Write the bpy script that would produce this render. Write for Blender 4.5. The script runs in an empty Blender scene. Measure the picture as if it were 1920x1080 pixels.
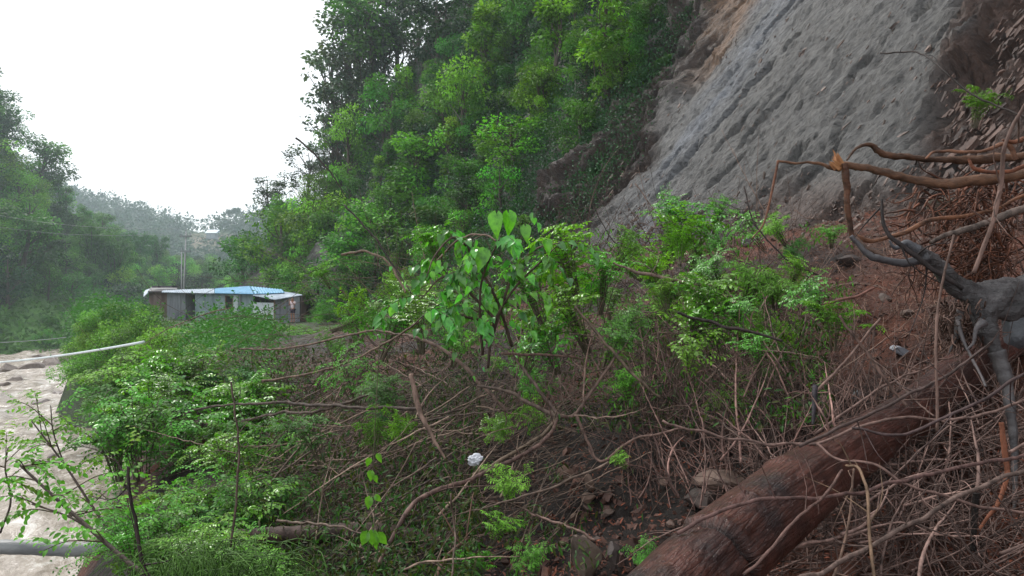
import bpy, math, random
import numpy as np
from mathutils import Vector

# ------------------------------------------------------------------ camera, sky, sun, exposure
S = bpy.context.scene
COL = S.collection
FPX = 1300.0                                   # focal length in pixels of the 1920 wide picture
cam_d = bpy.data.cameras.new('camera')
cam_d.sensor_width = 36.0
cam_d.lens = FPX / 1920.0 * 36.0
cam_d.clip_start = 0.05
cam_d.clip_end = 3000
cam = bpy.data.objects.new('camera', cam_d)
cam.rotation_euler = (math.radians(90), 0, 0)
COL.objects.link(cam)
S.camera = cam

SUN_EL, SUN_AZ = math.radians(52), math.radians(-48)     # azimuth clockwise from +Y
w = bpy.data.worlds.new('World')
S.world = w
w.use_nodes = True
nt = w.node_tree
nt.nodes.clear()
sky = nt.nodes.new('ShaderNodeTexSky')
sky.sky_type = 'NISHITA'
sky.sun_disc = False
sky.sun_elevation = SUN_EL
sky.sun_rotation = SUN_AZ
sky.air_density = 1.5
sky.dust_density = 6.0
mixn = nt.nodes.new('ShaderNodeMix')
mixn.data_type = 'RGBA'
mixn.inputs[0].default_value = 0.86
mixn.inputs[7].default_value = (11.4, 11.9, 12.4, 1)       # overcast white
bg = nt.nodes.new('ShaderNodeBackground')
bg.inputs[1].default_value = 0.072
wo = nt.nodes.new('ShaderNodeOutputWorld')
nt.links.new(sky.outputs[0], mixn.inputs[6])
nt.links.new(mixn.outputs[2], bg.inputs[0])
nt.links.new(bg.outputs[0], wo.inputs[0])

sl = bpy.data.lights.new('sun', 'SUN')
sl.energy = 1.5
sl.angle = math.radians(10)
sl.color = (1.0, 0.97, 0.92)
so = bpy.data.objects.new('sun', sl)
sd = Vector((math.sin(SUN_AZ) * math.cos(SUN_EL), math.cos(SUN_AZ) * math.cos(SUN_EL), math.sin(SUN_EL)))
so.rotation_euler = sd.to_track_quat('Z', 'Y').to_euler()
so.location = sd * 60
COL.objects.link(so)

S.view_settings.view_transform = 'Standard'
S.view_settings.look = 'None'
S.view_settings.exposure = 0.95
S.view_settings.gamma = 1.0
S.view_settings.use_curve_mapping = False
S.cycles.use_denoising = True
S.cycles.max_bounces = 6
S.cycles.diffuse_bounces = 1
S.cycles.transparent_max_bounces = 6
S.cycles.volume_bounces = 1

R = np.random.default_rng(7)
random.seed(7)

# ------------------------------------------------------------------ small maths
def P(px, py, d):
    return np.array(((px - 960) / FPX * d, d, (540 - py) / FPX * d))

def _hash(ix, iy, iz, seed):
    h = (ix.astype(np.int64) * 374761393 + iy.astype(np.int64) * 668265263 + iz.astype(np.int64) * 2147483647 + seed * 974634777)
    h = (h ^ (h >> 13)) * 1274126177
    h = h & 0x7fffffff
    h = (h ^ (h >> 16)) * 73856093
    return ((h & 0xffffff) / float(0xffffff))

def vnoise(p, seed=0):
    i = np.floor(p).astype(np.int64)
    f = p - i
    u = f * f * (3 - 2 * f)
    r = 0
    for dx in (0, 1):
        wx = u[:, 0] if dx else 1 - u[:, 0]
        for dy in (0, 1):
            wy = u[:, 1] if dy else 1 - u[:, 1]
            for dz in (0, 1):
                wz = u[:, 2] if dz else 1 - u[:, 2]
                r = r + wx * wy * wz * _hash(i[:, 0] + dx, i[:, 1] + dy, i[:, 2] + dz, seed)
    return r * 2 - 1

def fbm(p, octaves=4, seed=0, gain=0.5):
    a, s, r = 1.0, 0.0, 0
    for k in range(octaves):
        r = r + a * vnoise(p * (2.03 ** k) + 17.3 * k, seed + k)
        s += a
        a *= gain
    return r / s

def sstep(a, b, x):
    t = np.clip((x - a) / (b - a), 0, 1)
    return t * t * (3 - 2 * t)

# ------------------------------------------------------------------ object helpers
def tag(o, label=None, cat=None, group=None, kind=None):
    if label: o['label'] = label
    if cat: o['category'] = cat
    if group: o['group'] = group
    if kind: o['kind'] = kind
    return o

def empty(name, loc, label, cat, group=None, rz=0.0):
    o = bpy.data.objects.new(name, None)
    o.empty_display_size = 0.2
    o.location = loc
    o.rotation_euler = (0, 0, rz)
    COL.objects.link(o)
    return tag(o, label, cat, group)

class Acc:
    """collects vertices and faces and links them as one mesh object"""
    def __init__(s):
        s.V, s.F, s.M, s.C, s.n = [], [], [], [], 0
    def add(s, V, F, C=None, m=0):
        V = np.asarray(V, dtype=np.float64)
        F = np.asarray(F, dtype=np.int64)
        if len(V) == 0 or len(F) == 0:
            return s
        s.V.append(V)
        s.F.append(F + s.n)
        s.M.append(np.full(len(F), m, dtype=np.int32))
        if C is None:
            C = np.ones((len(V), 3))
        C = np.asarray(C, dtype=np.float64)
        if C.ndim == 1:
            C = np.tile(C, (len(V), 1))
        s.C.append(C)
        s.n += len(V)
        return s
    def mesh(s, name, mats, smooth=True):
        V = np.concatenate(s.V)
        C = np.concatenate(s.C)
        me = bpy.data.meshes.new(name)
        me.vertices.add(len(V))
        me.vertices.foreach_set('co', V.astype(np.float32).ravel())
        idx = np.concatenate([f.ravel() for f in s.F]).astype(np.int32)
        tot = np.concatenate([np.full(len(f), f.shape[1]) for f in s.F])
        start = np.concatenate([[0], np.cumsum(tot)[:-1]]).astype(np.int32)
        me.loops.add(len(idx))
        me.loops.foreach_set('vertex_index', idx)
        me.polygons.add(len(tot))
        me.polygons.foreach_set('loop_start', start)
        me.polygons.foreach_set('material_index', np.concatenate(s.M))
        me.polygons.foreach_set('use_smooth', np.full(len(tot), smooth, dtype=bool))
        me.update(calc_edges=True)
        at = me.color_attributes.new('Col', 'FLOAT_COLOR', 'POINT')
        at.data.foreach_set('color', np.hstack([C, np.ones((len(C), 1))]).astype(np.float32).ravel())
        for m in (mats if isinstance(mats, (list, tuple)) else [mats]):
            me.materials.append(m)
        return me
    def build(s, name, mats, parent=None, smooth=True):
        o = bpy.data.objects.new(name, s.mesh(name, mats, smooth))
        COL.objects.link(o)
        if parent is not None:
            o.parent = parent
        return o

def dup(root, loc, scale, rz, label=None, group=None, tilt=(0, 0)):
    r = root.copy()
    COL.objects.link(r)
    r.location = loc
    r.scale = scale if hasattr(scale, '__len__') else (scale,) * 3
    r.rotation_euler = (tilt[0], tilt[1], rz)
    if label: r['label'] = label
    if group: r['group'] = group
    for ch in list(root.children):
        c = ch.copy()
        COL.objects.link(c)
        c.parent = r
        for g in ch.children:
            d = g.copy()
            COL.objects.link(d)
            d.parent = c
    return r

class Proto:
    """a kind of plant: the first placing moves the original, later ones copy it and its parts"""
    def __init__(s, root, h=1.0):
        s.root, s.h, s.used = root, h, False
    def place(s, loc, scale, rz, label, group, tilt=(0, 0)):
        if not s.used:
            s.used = True
            o = s.root
            o.location = loc
            o.scale = scale if hasattr(scale, '__len__') else (scale,) * 3
            o.rotation_euler = (tilt[0], tilt[1], rz)
            o['label'] = label
            if group: o['group'] = group
            elif 'group' in o: del o['group']
            return o
        return dup(s.root, loc, scale, rz, label, group, tilt)

def drop_unused(protos):
    for p in protos:
        if not p.used:
            for c in list(p.root.children):
                bpy.data.objects.remove(c)
            bpy.data.objects.remove(p.root)

# ------------------------------------------------------------------ shape makers
def smooth_path(pts, n):
    p = np.asarray(pts, dtype=float)
    if len(p) == 2:
        t = np.linspace(0, 1, n)[:, None]
        return p[0] * (1 - t) + p[1] * t
    q = np.vstack([2 * p[0] - p[1], p, 2 * p[-1] - p[-2]])
    T = np.linspace(0, len(p) - 1 - 1e-6, n)
    i = np.floor(T).astype(int)
    t = (T - i)[:, None]
    a, b, c, d = q[i], q[i + 1], q[i + 2], q[i + 3]
    return 0.5 * (2 * b + (c - a) * t + (2 * a - 5 * b + 4 * c - d) * t * t + (3 * b - a - 3 * c + d) * t ** 3)

def tube(path, rad, sides=6, bump=0.0, rng=None, cap=True):
    p = np.asarray(path, dtype=float)
    n = len(p)
    r = np.interp(np.linspace(0, 1, n), np.linspace(0, 1, len(rad)), rad) if hasattr(rad, '__len__') else np.full(n, rad)
    t = np.gradient(p, axis=0)
    t /= np.linalg.norm(t, axis=1)[:, None] + 1e-9
    up = np.array((0.13, 0.21, 0.97))
    if abs(np.mean(t @ up)) > 0.8:
        up = np.array((0.97, 0.1, 0.1))
    a = np.cross(t, up)
    a /= np.linalg.norm(a, axis=1)[:, None] + 1e-9
    b = np.cross(t, a)
    ang = np.linspace(0, 2 * math.pi, sides, endpoint=False)
    rr = r[:, None] * np.ones(sides)[None]
    if bump and rng is not None:
        rr = rr * (1 + bump * rng.uniform(-1, 1, (n, sides)))
    V = p[:, None] + rr[..., None] * (np.cos(ang)[None, :, None] * a[:, None] + np.sin(ang)[None, :, None] * b[:, None])
    V = V.reshape(-1, 3)
    i = np.arange(n - 1)[:, None] * sides
    j = np.arange(sides)[None]
    k = (j + 1) % sides
    F = np.stack([i + j, i + k, i + k + sides, i + j + sides], -1).reshape(-1, 4)
    if cap:
        V = np.vstack([V, p[0], p[-1]])
        c0, c1 = n * sides, n * sides + 1
        j = np.arange(sides)
        k = (j + 1) % sides
        F2 = np.vstack([np.stack([np.full(sides, c0), k, j, j], -1)[:, :3],
                        np.stack([np.full(sides, c1), (n - 1) * sides + j, (n - 1) * sides + k], -1)])
        return V, F, F2
    return V, F, None

def add_tube(acc, path, rad, sides=6, C=None, m=0, bump=0.0, rng=None, cap=True):
    V, F, F2 = tube(path, rad, sides, bump, rng, cap)
    n0 = acc.n
    acc.add(V, F, C, m)
    if F2 is not None:
        acc.F.append(F2 + n0)
        acc.M.append(np.full(len(F2), m, dtype=np.int32))

def add_box(acc, c, s, C=None, m=0, rz=0.0, shear=None):
    x, y, z = s[0] / 2, s[1] / 2, s[2] / 2
    V = np.array([(-x, -y, -z), (x, -y, -z), (x, y, -z), (-x, y, -z), (-x, -y, z), (x, -y, z), (x, y, z), (-x, y, z)])
    if rz:
        ca, sa = math.cos(rz), math.sin(rz)
        V = V @ np.array([(ca, sa, 0), (-sa, ca, 0), (0, 0, 1)])
    V = V + np.asarray(c)
    F = np.array([(0, 3, 2, 1), (4, 5, 6, 7), (0, 1, 5, 4), (1, 2, 6, 5), (2, 3, 7, 6), (3, 0, 4, 7)])
    acc.add(V, F, C, m)

def add_hexa(acc, bot, top, C=None, m=0):
    """a slab between two four-cornered outlines"""
    V = np.vstack([bot, top])
    F = np.array([(0, 3, 2, 1), (4, 5, 6, 7), (0, 1, 5, 4), (1, 2, 6, 5), (2, 3, 7, 6), (3, 0, 4, 7)])
    acc.add(V, F, C, m)

def grid_faces(nu, nv):
    i = np.arange(nu - 1)[:, None] * nv
    j = np.arange(nv - 1)[None]
    return np.stack([i + j, i + j + nv, i + j + nv + 1, i + j + 1], -1).reshape(-1, 4)

_ico = None
def ico():
    global _ico
    if _ico is None:
        import bmesh
        bm = bmesh.new()
        bmesh.ops.create_icosphere(bm, subdivisions=3, radius=1)
        V = np.array([v.co[:] for v in bm.verts])
        F = np.array([[v.index for v in f.verts] for f in bm.faces])
        bm.free()
        _ico = (V, F)
    return _ico

def rock(size, seed, flat=1.0, sharp=0.35):
    """an angular stone: a ball cut by random planes and roughened"""
    V, F = ico()
    rg = np.random.default_rng(seed)
    V = V.copy()
    for _ in range(16):
        n = rg.normal(size=3)
        n /= np.linalg.norm(n)
        d = rg.uniform(0.5, 0.86)
        ex = np.clip(V @ n - d, 0, None)
        V -= ex[:, None] * n
    V *= (1 + 0.07 * fbm(V * 2.3 + seed, 3, seed))[:, None]
    V *= np.asarray(size)
    return V, F

# leaf outlines: along +Y from the stalk, folded a little on the midrib
def t_diamond():
    V = np.array([(0, 0, 0), (-.30, .45, .06), (0, 1, -.05), (.30, .45, .06)])
    return V, np.array([(0, 2, 1), (0, 3, 2)])
def t_oval(wd=.27, droop=.18):
    ys = np.array([0, .25, .55, .82, 1.0])
    ws = np.array([0, .85, 1.0, .6, 0]) * wd
    V = []
    for y, ww in zip(ys, ws):
        zc = -droop * y * y
        V += [(-ww, y, zc + ww * .35), (0, y, zc), (ww, y, zc + ww * .35)]
    V = np.array(V)
    F = []
    for k in range(4):
        a = k * 3
        F += [(a, a + 1, a + 4, a + 3), (a + 1, a + 2, a + 5, a + 4)]
    return V, np.array(F)
def t_heart():
    ys = np.array([-.14, 0.0, .16, .38, .62, .84, 1.05])
    ws = np.array([.13, .31, .36, .33, .23, .10, 0])
    V = []
    for k, (y, ww) in enumerate(zip(ys, ws)):
        zc = -.30 * max(y, 0) ** 2
        yc = y if k > 0 else .02
        V += [(-ww, y, zc + ww * .32 * (1 - .5 * y)), (-ww * .5, y - (0.03 if k == 0 else 0), zc + ww * .13), (0, yc, zc), (ww * .5, y - (0.03 if k == 0 else 0), zc + ww * .13), (ww, y, zc + ww * .32 * (1 - .5 * y))]
    V = np.array(V)
    F = []
    for k in range(6):
        for j in range(4):
            a = k * 5 + j
            F.append((a, a + 1, a + 6, a + 5))
    return V, np.array(F)
TD, TO, TN, TH = t_diamond(), t_oval(), t_oval(.13, .3), t_heart()

def add_leaves(acc, pos, axis, nrm, size, T, C, m=0):
    """leaves at pos, pointing along axis, with face normal near nrm"""
    TV, TF = T
    pos = np.asarray(pos, dtype=float)
    N = len(pos)
    if N == 0:
        return
    a = axis / (np.linalg.norm(axis, axis=1)[:, None] + 1e-9)
    n = nrm - (nrm * a).sum(1)[:, None] * a
    n /= np.linalg.norm(n, axis=1)[:, None] + 1e-9
    b = np.cross(a, n)
    size = np.broadcast_to(size, (N,))
    V = pos[:, None] + size[:, None, None] * (TV[None, :, 0, None] * b[:, None] + TV[None, :, 1, None] * a[:, None] + TV[None, :, 2, None] * n[:, None])
    F = TF[None] + (np.arange(N) * len(TV))[:, None, None]
    CC = np.repeat(np.broadcast_to(C, (N, 3)), len(TV), axis=0)
    acc.add(V.reshape(-1, 3), F.reshape(-1, TF.shape[1]), CC, m)

def rdir(rng, n):
    v = rng.normal(size=(n, 3))
    return v / np.linalg.norm(v, axis=1)[:, None]

# ------------------------------------------------------------------ materials
def mat(name):
    m = bpy.data.materials.new(name)
    m.use_nodes = True
    t = m.node_tree
    t.nodes.clear()
    out = t.nodes.new('ShaderNodeOutputMaterial')
    return m, t, out

def nd(t, kind, **kw):
    n = t.nodes.new(kind)
    for k, v in kw.items():
        if k == 'ins':
            for a, b in v.items():
                n.inputs[a].default_value = b
        else:
            setattr(n, k, v)
    return n

def bsdf(t, out, rough=.7, spec=.4):
    b = nd(t, 'ShaderNodeBsdfPrincipled')
    b.inputs['Roughness'].default_value = rough
    b.inputs['Specular IOR Level'].default_value = spec
    t.links.new(b.outputs[0], out.inputs[0])
    return b

def ramp(t, stops, interp='LINEAR'):
    r = nd(t, 'ShaderNodeValToRGB')
    r.color_ramp.interpolation = interp
    e = r.color_ramp.elements
    while len(e) < len(stops):
        e.new(0.5)
    for k, (p, c) in enumerate(stops):
        e[k].position = p
        e[k].color = (*c, 1) if len(c) == 3 else c
    return r

def noise(t, scale, detail=6, rough=.6, vec=None, dist=0.0):
    n = nd(t, 'ShaderNodeTexNoise')
    n.inputs['Scale'].default_value = scale
    n.inputs['Detail'].default_value = detail
    n.inputs['Roughness'].default_value = rough
    n.inputs['Distortion'].default_value = dist
    if vec is not None:
        t.links.new(vec, n.inputs['Vector'])
    return n

def coords(t, scale=(1, 1, 1), rot=(0, 0, 0), obj=True):
    c = nd(t, 'ShaderNodeTexCoord')
    mp = nd(t, 'ShaderNodeMapping')
    mp.inputs['Scale'].default_value = scale
    mp.inputs['Rotation'].default_value = rot
    t.links.new(c.outputs['Object'], mp.inputs['Vector'])
    return mp.outputs[0]

def bump(t, b, h, strength=.5, dist=.02, prev=None):
    n = nd(t, 'ShaderNodeBump')
    n.inputs['Strength'].default_value = strength
    n.inputs['Distance'].default_value = dist
    t.links.new(h, n.inputs['Height'])
    if prev is not None:
        t.links.new(prev, n.inputs['Normal'])
    t.links.new(n.outputs[0], b.inputs['Normal'])
    return n.outputs[0]

def mul(t, a, b, fac=1.0, mode='MULTIPLY'):
    m = nd(t, 'ShaderNodeMix', data_type='RGBA', blend_type=mode)
    m.inputs[0].default_value = fac
    t.links.new(a, m.inputs[6])
    if isinstance(b, tuple):
        m.inputs[7].default_value = (*b, 1)
    else:
        t.links.new(b, m.inputs[7])
    return m.outputs[2]

def leaf_mat(name, col, rough=.58, trans=.3, var=.25, spec=.25):
    m, t, out = mat(name)
    b = nd(t, 'ShaderNodeBsdfPrincipled')
    b.inputs['Roughness'].default_value = rough
    b.inputs['Specular IOR Level'].default_value = spec
    at = nd(t, 'ShaderNodeAttribute', attribute_name='Col')
    oi = nd(t, 'ShaderNodeObjectInfo')
    hs = nd(t, 'ShaderNodeHueSaturation')
    mr = nd(t, 'ShaderNodeMapRange', ins={'To Min': 1 - var, 'To Max': 1 + var})
    mh = nd(t, 'ShaderNodeMapRange', ins={'To Min': .478, 'To Max': .522})
    t.links.new(oi.outputs['Random'], mr.inputs[0])
    ms = nd(t, 'ShaderNodeMath', operation='FRACT')
    mm = nd(t, 'ShaderNodeMath', operation='MULTIPLY')
    mm.inputs[1].default_value = 7.31
    t.links.new(oi.outputs['Random'], mm.inputs[0])
    t.links.new(mm.outputs[0], ms.inputs[0])
    t.links.new(ms.outputs[0], mh.inputs[0])
    t.links.new(mr.outputs[0], hs.inputs['Value'])
    t.links.new(mh.outputs[0], hs.inputs['Hue'])
    c = mul(t, at.outputs['Color'], col)
    ln = noise(t, 28, 4, .6, coords(t))
    lr = ramp(t, [(.32, (.55, .6, .55)), (.52, (1, 1, 1)), (.72, (1.3, 1.22, 1.1))])
    t.links.new(ln.outputs[0], lr.inputs[0])
    c = mul(t, c, lr.outputs[0])
    t.links.new(c, hs.inputs['Color'])
    t.links.new(hs.outputs[0], b.inputs['Base Color'])
    tr = nd(t, 'ShaderNodeBsdfTranslucent')
    c2 = mul(t, hs.outputs[0], (1.3, 1.5, .5))
    t.links.new(c2, tr.inputs[0])
    mx = nd(t, 'ShaderNodeMixShader')
    mx.inputs[0].default_value = trans
    t.links.new(b.outputs[0], mx.inputs[1])
    t.links.new(tr.outputs[0], mx.inputs[2])
    t.links.new(mx.outputs[0], out.inputs[0])
    return m

def bark_mat(name, c1, c2, scale=8, rough=.75, stretch=(1, 1, .25), bstr=.6, bdist=.01, useattr=False, spec=.4):
    m, t, out = mat(name)
    b = bsdf(t, out, rough, spec)
    v = coords(t, stretch)
    n = noise(t, scale, 8, .65, v)
    r = ramp(t, [(.3, c1), (.7, c2)])
    t.links.new(n.outputs[0], r.inputs[0])
    c = r.outputs[0]
    if useattr:
        at = nd(t, 'ShaderNodeAttribute', attribute_name='Col')
        c = mul(t, c, at.outputs['Color'])
    t.links.new(c, b.inputs['Base Color'])
    n2 = noise(t, scale * 3, 6, .7, v)
    bump(t, b, n2.outputs[0], bstr, bdist)
    return m

M = {}
M['leaf_bright'] = leaf_mat('leaf_bright', (.105, .275, .03), var=.22)
M['leaf_mid'] = leaf_mat('leaf_mid', (.052, .150, .026), var=.25)
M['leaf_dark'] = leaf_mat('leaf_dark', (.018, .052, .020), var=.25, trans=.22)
M['leaf_grey'] = leaf_mat('leaf_grey', (.055, .09, .055), var=.2, trans=.2)
M['leaf_wet'] = leaf_mat('leaf_wet', (.115, .30, .03), rough=.3, trans=.35, var=.15, spec=.6)
M['trunk'] = bark_mat('trunk', (.03, .022, .017), (.085, .066, .05), 6)
M['twig'] = bark_mat('twig', (.016, .012, .010), (.150, .114, .100), 22, rough=.65, useattr=True, spec=.2)
M['root_brown'] = bark_mat('root_brown', (.018, .011, .008), (.17, .088, .052), 16, rough=.6, spec=.25, stretch=(.5, 1, 1), useattr=True, bstr=.9)
M['grey_bark'] = bark_mat('grey_bark', (.045, .047, .055), (.165, .155, .16), 5, rough=.42, stretch=(.35, 1, 1), bstr=.7, bdist=.012, useattr=True)
M['grey_wood'] = bark_mat('grey_wood', (.014, .012, .012), (.098, .088, .088), 9, rough=.36, stretch=(.3, 1, 1), bstr=1.0, bdist=.03)

def splinter_mat():
    m, t, out = mat('torn_wood')
    b = bsdf(t, out, .6, .3)
    n = noise(t, 20, 5, .6, coords(t, (1, 1, .15)))
    r = ramp(t, [(.3, (.24, .095, .035)), (.7, (.42, .21, .09))])
    t.links.new(n.outputs[0], r.inputs[0])
    t.links.new(r.outputs[0], b.inputs['Base Color'])
    bump(t, b, n.outputs[0], .7, .01)
    return m
M['torn_wood'] = splinter_mat()

def log_mat():
    """wet pine bark in long flaky plates"""
    m, t, out = mat('wet_bark')
    b = bsdf(t, out, .30, .33)
    v = coords(t, (1, 1, 1))
    uv = nd(t, 'ShaderNodeAttribute', attribute_name='Col')       # r: around, g: along
    sc = nd(t, 'ShaderNodeVectorMath', operation='MULTIPLY')
    sc.inputs[1].default_value = (34, 22, 0)
    t.links.new(uv.outputs['Vector'], sc.inputs[0])
    dn = noise(t, 5, 4, .6, v)
    ad = nd(t, 'ShaderNodeMix', data_type='RGBA', blend_type='ADD')
    ad.inputs[0].default_value = 2.2
    t.links.new(sc.outputs[0], ad.inputs[6])
    t.links.new(dn.outputs[1], ad.inputs[7])
    vo = nd(t, 'ShaderNodeTexVoronoi', feature='DISTANCE_TO_EDGE')
    vo.inputs['Scale'].default_value = 1.0
    t.links.new(ad.outputs[2], vo.inputs['Vector'])
    n1 = noise(t, 3.2, 7, .65, v)
    r = ramp(t, [(.30, (.016, .011, .012)), (.5, (.055, .018, .012)), (.72, (.125, .042, .030))])
    t.links.new(n1.outputs[0], r.inputs[0])
    cr = ramp(t, [(0.0, (.5, .46, .46)), (.16, (1, 1, 1))])
    t.links.new(vo.outputs[0], cr.inputs[0])
    n3 = noise(t, 90, 2, .5, v)
    spk = ramp(t, [(.66, (0, 0, 0)), (.74, (.45, .45, .45))])
    t.links.new(n3.outputs[0], spk.inputs[0])
    c = mul(t, r.outputs[0], cr.outputs[0])
    mx = nd(t, 'ShaderNodeMix', data_type='RGBA')
    t.links.new(spk.outputs[0], mx.inputs[0])
    t.links.new(c, mx.inputs[6])
    mx.inputs[7].default_value = (.34, .25, .22, 1)
    sp_ = nd(t, 'ShaderNodeSeparateColor')
    t.links.new(uv.outputs['Color'], sp_.inputs[0])
    rg_ = nd(t, 'ShaderNodeMix', data_type='RGBA')
    t.links.new(sp_.outputs[2], rg_.inputs[0])
    t.links.new(mx.outputs[2], rg_.inputs[6])
    rg_.inputs[7].default_value = (.006, .004, .004, 1)
    t.links.new(rg_.outputs[2], b.inputs['Base Color'])
    n2 = noise(t, 40, 6, .7, v)
    p = bump(t, b, cr.outputs[0], .5, .008)
    bump(t, b, n2.outputs[0], .8, .014, p)
    return m
M['wet_bark'] = log_mat()

def soil_mat():
    m, t, out = mat('soil')
    b = bsdf(t, out, .6, .22)
    v = coords(t)
    at = nd(t, 'ShaderNodeAttribute', attribute_name='Col')
    n = noise(t, 1.3, 9, .68, v)
    r = ramp(t, [(.25, (.45, .42, .42)), (.5, (1, 1, 1)), (.78, (1.55, 1.5, 1.45))])
    t.links.new(n.outputs[0], r.inputs[0])
    n2 = noise(t, 14, 8, .75, v)
    r2 = ramp(t, [(.32, (.4, .4, .4)), (.55, (1, 1, 1)), (.75, (1.8, 1.75, 1.7))])
    t.links.new(n2.outputs[0], r2.inputs[0])
    c = mul(t, mul(t, at.outputs['Color'], r.outputs[0]), r2.outputs[0])
    t.links.new(c, b.inputs['Base Color'])
    vo = nd(t, 'ShaderNodeTexVoronoi')
    vo.inputs['Scale'].default_value = 22
    t.links.new(v, vo.inputs['Vector'])
    p = bump(t, b, n2.outputs[0], .9, .05)
    bump(t, b, vo.outputs[0], .5, .02, p)
    return m
M['soil'] = soil_mat()

def cliff_mat():
    """schist: fine slanting layers; tint comes from the Col attribute"""
    m, t, out = mat('schist')
    b = bsdf(t, out, .55, .4)
    at = nd(t, 'ShaderNodeAttribute', attribute_name='Col')
    v = coords(t, (1, 1, 1), (0, 0, 0))
    la_ = nd(t, 'ShaderNodeAttribute', attribute_name='Lay')
    mp = nd(t, 'ShaderNodeVectorMath', operation='MULTIPLY')
    mp.inputs[1].default_value = (1.0, 3.6, 1.4)
    t.links.new(la_.outputs['Vector'], mp.inputs[0])
    n = noise(t, 1.1, 9, .7, mp.outputs[0], .4)
    r = ramp(t, [(.28, (.5, .5, .52)), (.5, (1, 1, 1)), (.75, (1.4, 1.38, 1.34))])
    t.links.new(n.outputs[0], r.inputs[0])
    n2 = noise(t, 5.5, 8, .72, mp.outputs[0])
    r2 = ramp(t, [(.36, (.30, .30, .31)), (.46, (.95, .95, .95)), (.72, (1.6, 1.6, 1.6))])  # dark stop paints cracks and streak shadows into the rock colour
    t.links.new(n2.outputs[0], r2.inputs[0])
    c = mul(t, mul(t, at.outputs['Color'], r.outputs[0]), r2.outputs[0])
    t.links.new(c, b.inputs['Base Color'])
    p = bump(t, b, n.outputs[0], 1.0, .3)
    bump(t, b, n2.outputs[0], 1.0, .12, p)
    return m
M['schist'] = cliff_mat()

def stone_mat(name, c1, c2, rough=.55):
    m, t, out = mat(name)
    b = bsdf(t, out, rough, .45)
    v = coords(t)
    n = noise(t, 5, 8, .65, v)
    r = ramp(t, [(.3, c1), (.7, c2)])
    t.links.new(n.outputs[0], r.inputs[0])
    at = nd(t, 'ShaderNodeAttribute', attribute_name='Col')
    t.links.new(mul(t, r.outputs[0], at.outputs['Color']), b.inputs['Base Color'])
    n2 = noise(t, 22, 7, .7, v)
    bump(t, b, n2.outputs[0], .5, .02)
    return m
M['stone'] = stone_mat('stone', (.032, .022, .018), (.135, .098, .082), .7)
M['stone_grey'] = stone_mat('stone_grey', (.12, .125, .135), (.30, .31, .33), .4)
M['river_stone'] = stone_mat('river_stone', (.15, .125, .11), (.34, .29, .26), .5)

def forest_floor():
    m, t, out = mat('forest_floor')
    b = bsdf(t, out, .9, .15)
    at = nd(t, 'ShaderNodeAttribute', attribute_name='Col')
    n = noise(t, .35, 9, .7, coords(t))
    r = ramp(t, [(.3, (.5, .5, .5)), (.7, (1.5, 1.5, 1.5))])
    t.links.new(n.outputs[0], r.inputs[0])
    t.links.new(mul(t, at.outputs['Color'], r.outputs[0]), b.inputs['Base Color'])
    bump(t, b, n.outputs[0], .8, .6)
    return m
M['forest_floor'] = forest_floor()

def water_mat():
    m, t, out = mat('muddy_water')
    b = bsdf(t, out, .22, .5)
    v = coords(t, (1, .55, 1), (0, 0, math.radians(25)))
    n = noise(t, .8, 9, .72, v, 1.0)
    r = ramp(t, [(.35, (.20, .16, .125)), (.52, (.36, .305, .255)), (.68, (.70, .67, .63))])  # darkest stop paints shade in the wave troughs, palest is foam
    t.links.new(n.outputs[0], r.inputs[0])
    t.links.new(r.outputs[0], b.inputs['Base Color'])
    n2 = noise(t, 2.2, 7, .65, v, .6)
    bump(t, b, n2.outputs[0], .55, .25)
    return m
M['water'] = water_mat()

def plain(name, c, rough=.6, var=.25, scale=4, stretch=(1, 1, 1), metal=0.0, bs=.2):
    m, t, out = mat(name)
    b = bsdf(t, out, rough, .4)
    b.inputs['Metallic'].default_value = metal
    n = noise(t, scale, 6, .65, coords(t, stretch))
    lo = tuple(x * (1 - var) for x in c)
    hi = tuple(min(1, x * (1 + var)) for x in c)
    r = ramp(t, [(.3, lo), (.7, hi)])
    t.links.new(n.outputs[0], r.inputs[0])
    t.links.new(r.outputs[0], b.inputs['Base Color'])
    if bs:
        bump(t, b, n.outputs[0], bs, .02)
    return m

def sheet_mat(name, c, c2, scale=1.2):
    """weathered corrugated sheet: streaky"""
    m, t, out = mat(name)
    b = bsdf(t, out, .5, .4)
    n = noise(t, scale, 7, .65, coords(t, (2.5, 1, .4)))
    r = ramp(t, [(.35, c), (.68, c2)])
    t.links.new(n.outputs[0], r.inputs[0])
    t.links.new(r.outputs[0], b.inputs['Base Color'])
    return m
M['tin_wall'] = sheet_mat('tin_wall', (.20, .26, .27), (.36, .44, .46))
M['tin_wall_dull'] = sheet_mat('tin_wall_dull', (.15, .16, .18), (.29, .30, .32))
M['tin_rust'] = sheet_mat('tin_rust', (.12, .075, .062), (.27, .20, .18))
M['roof_blue'] = sheet_mat('roof_blue', (.09, .27, .44), (.20, .42, .60))
M['roof_pale'] = sheet_mat('roof_pale', (.24, .30, .37), (.50, .55, .62))
M['roof_dark'] = sheet_mat('roof_dark', (.035, .035, .04), (.12, .10, .10))
M['dark'] = plain('dark_room', (.02, .022, .027), .8)  # near-black painted in for the unlit house interior
M['wood_old'] = plain('old_wood', (.16, .11, .085), .8, .3, 9)
M['pale_metal'] = plain('pale_metal', (.55, .60, .62), .4, .12, 2)
M['cable'] = plain('cable', (.16, .18, .18), .5, .1)
M['concrete'] = plain('concrete_pole', (.33, .33, .34), .8, .15)
M['brick_red'] = plain('brick_red', (.30, .12, .085), .8, .4, 7)
M['plastic_white'] = plain('plastic_white', (.50, .50, .54), .35, .4, 25)
M['skin'] = plain('skin', (.30, .15, .10), .6, .1)
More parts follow.
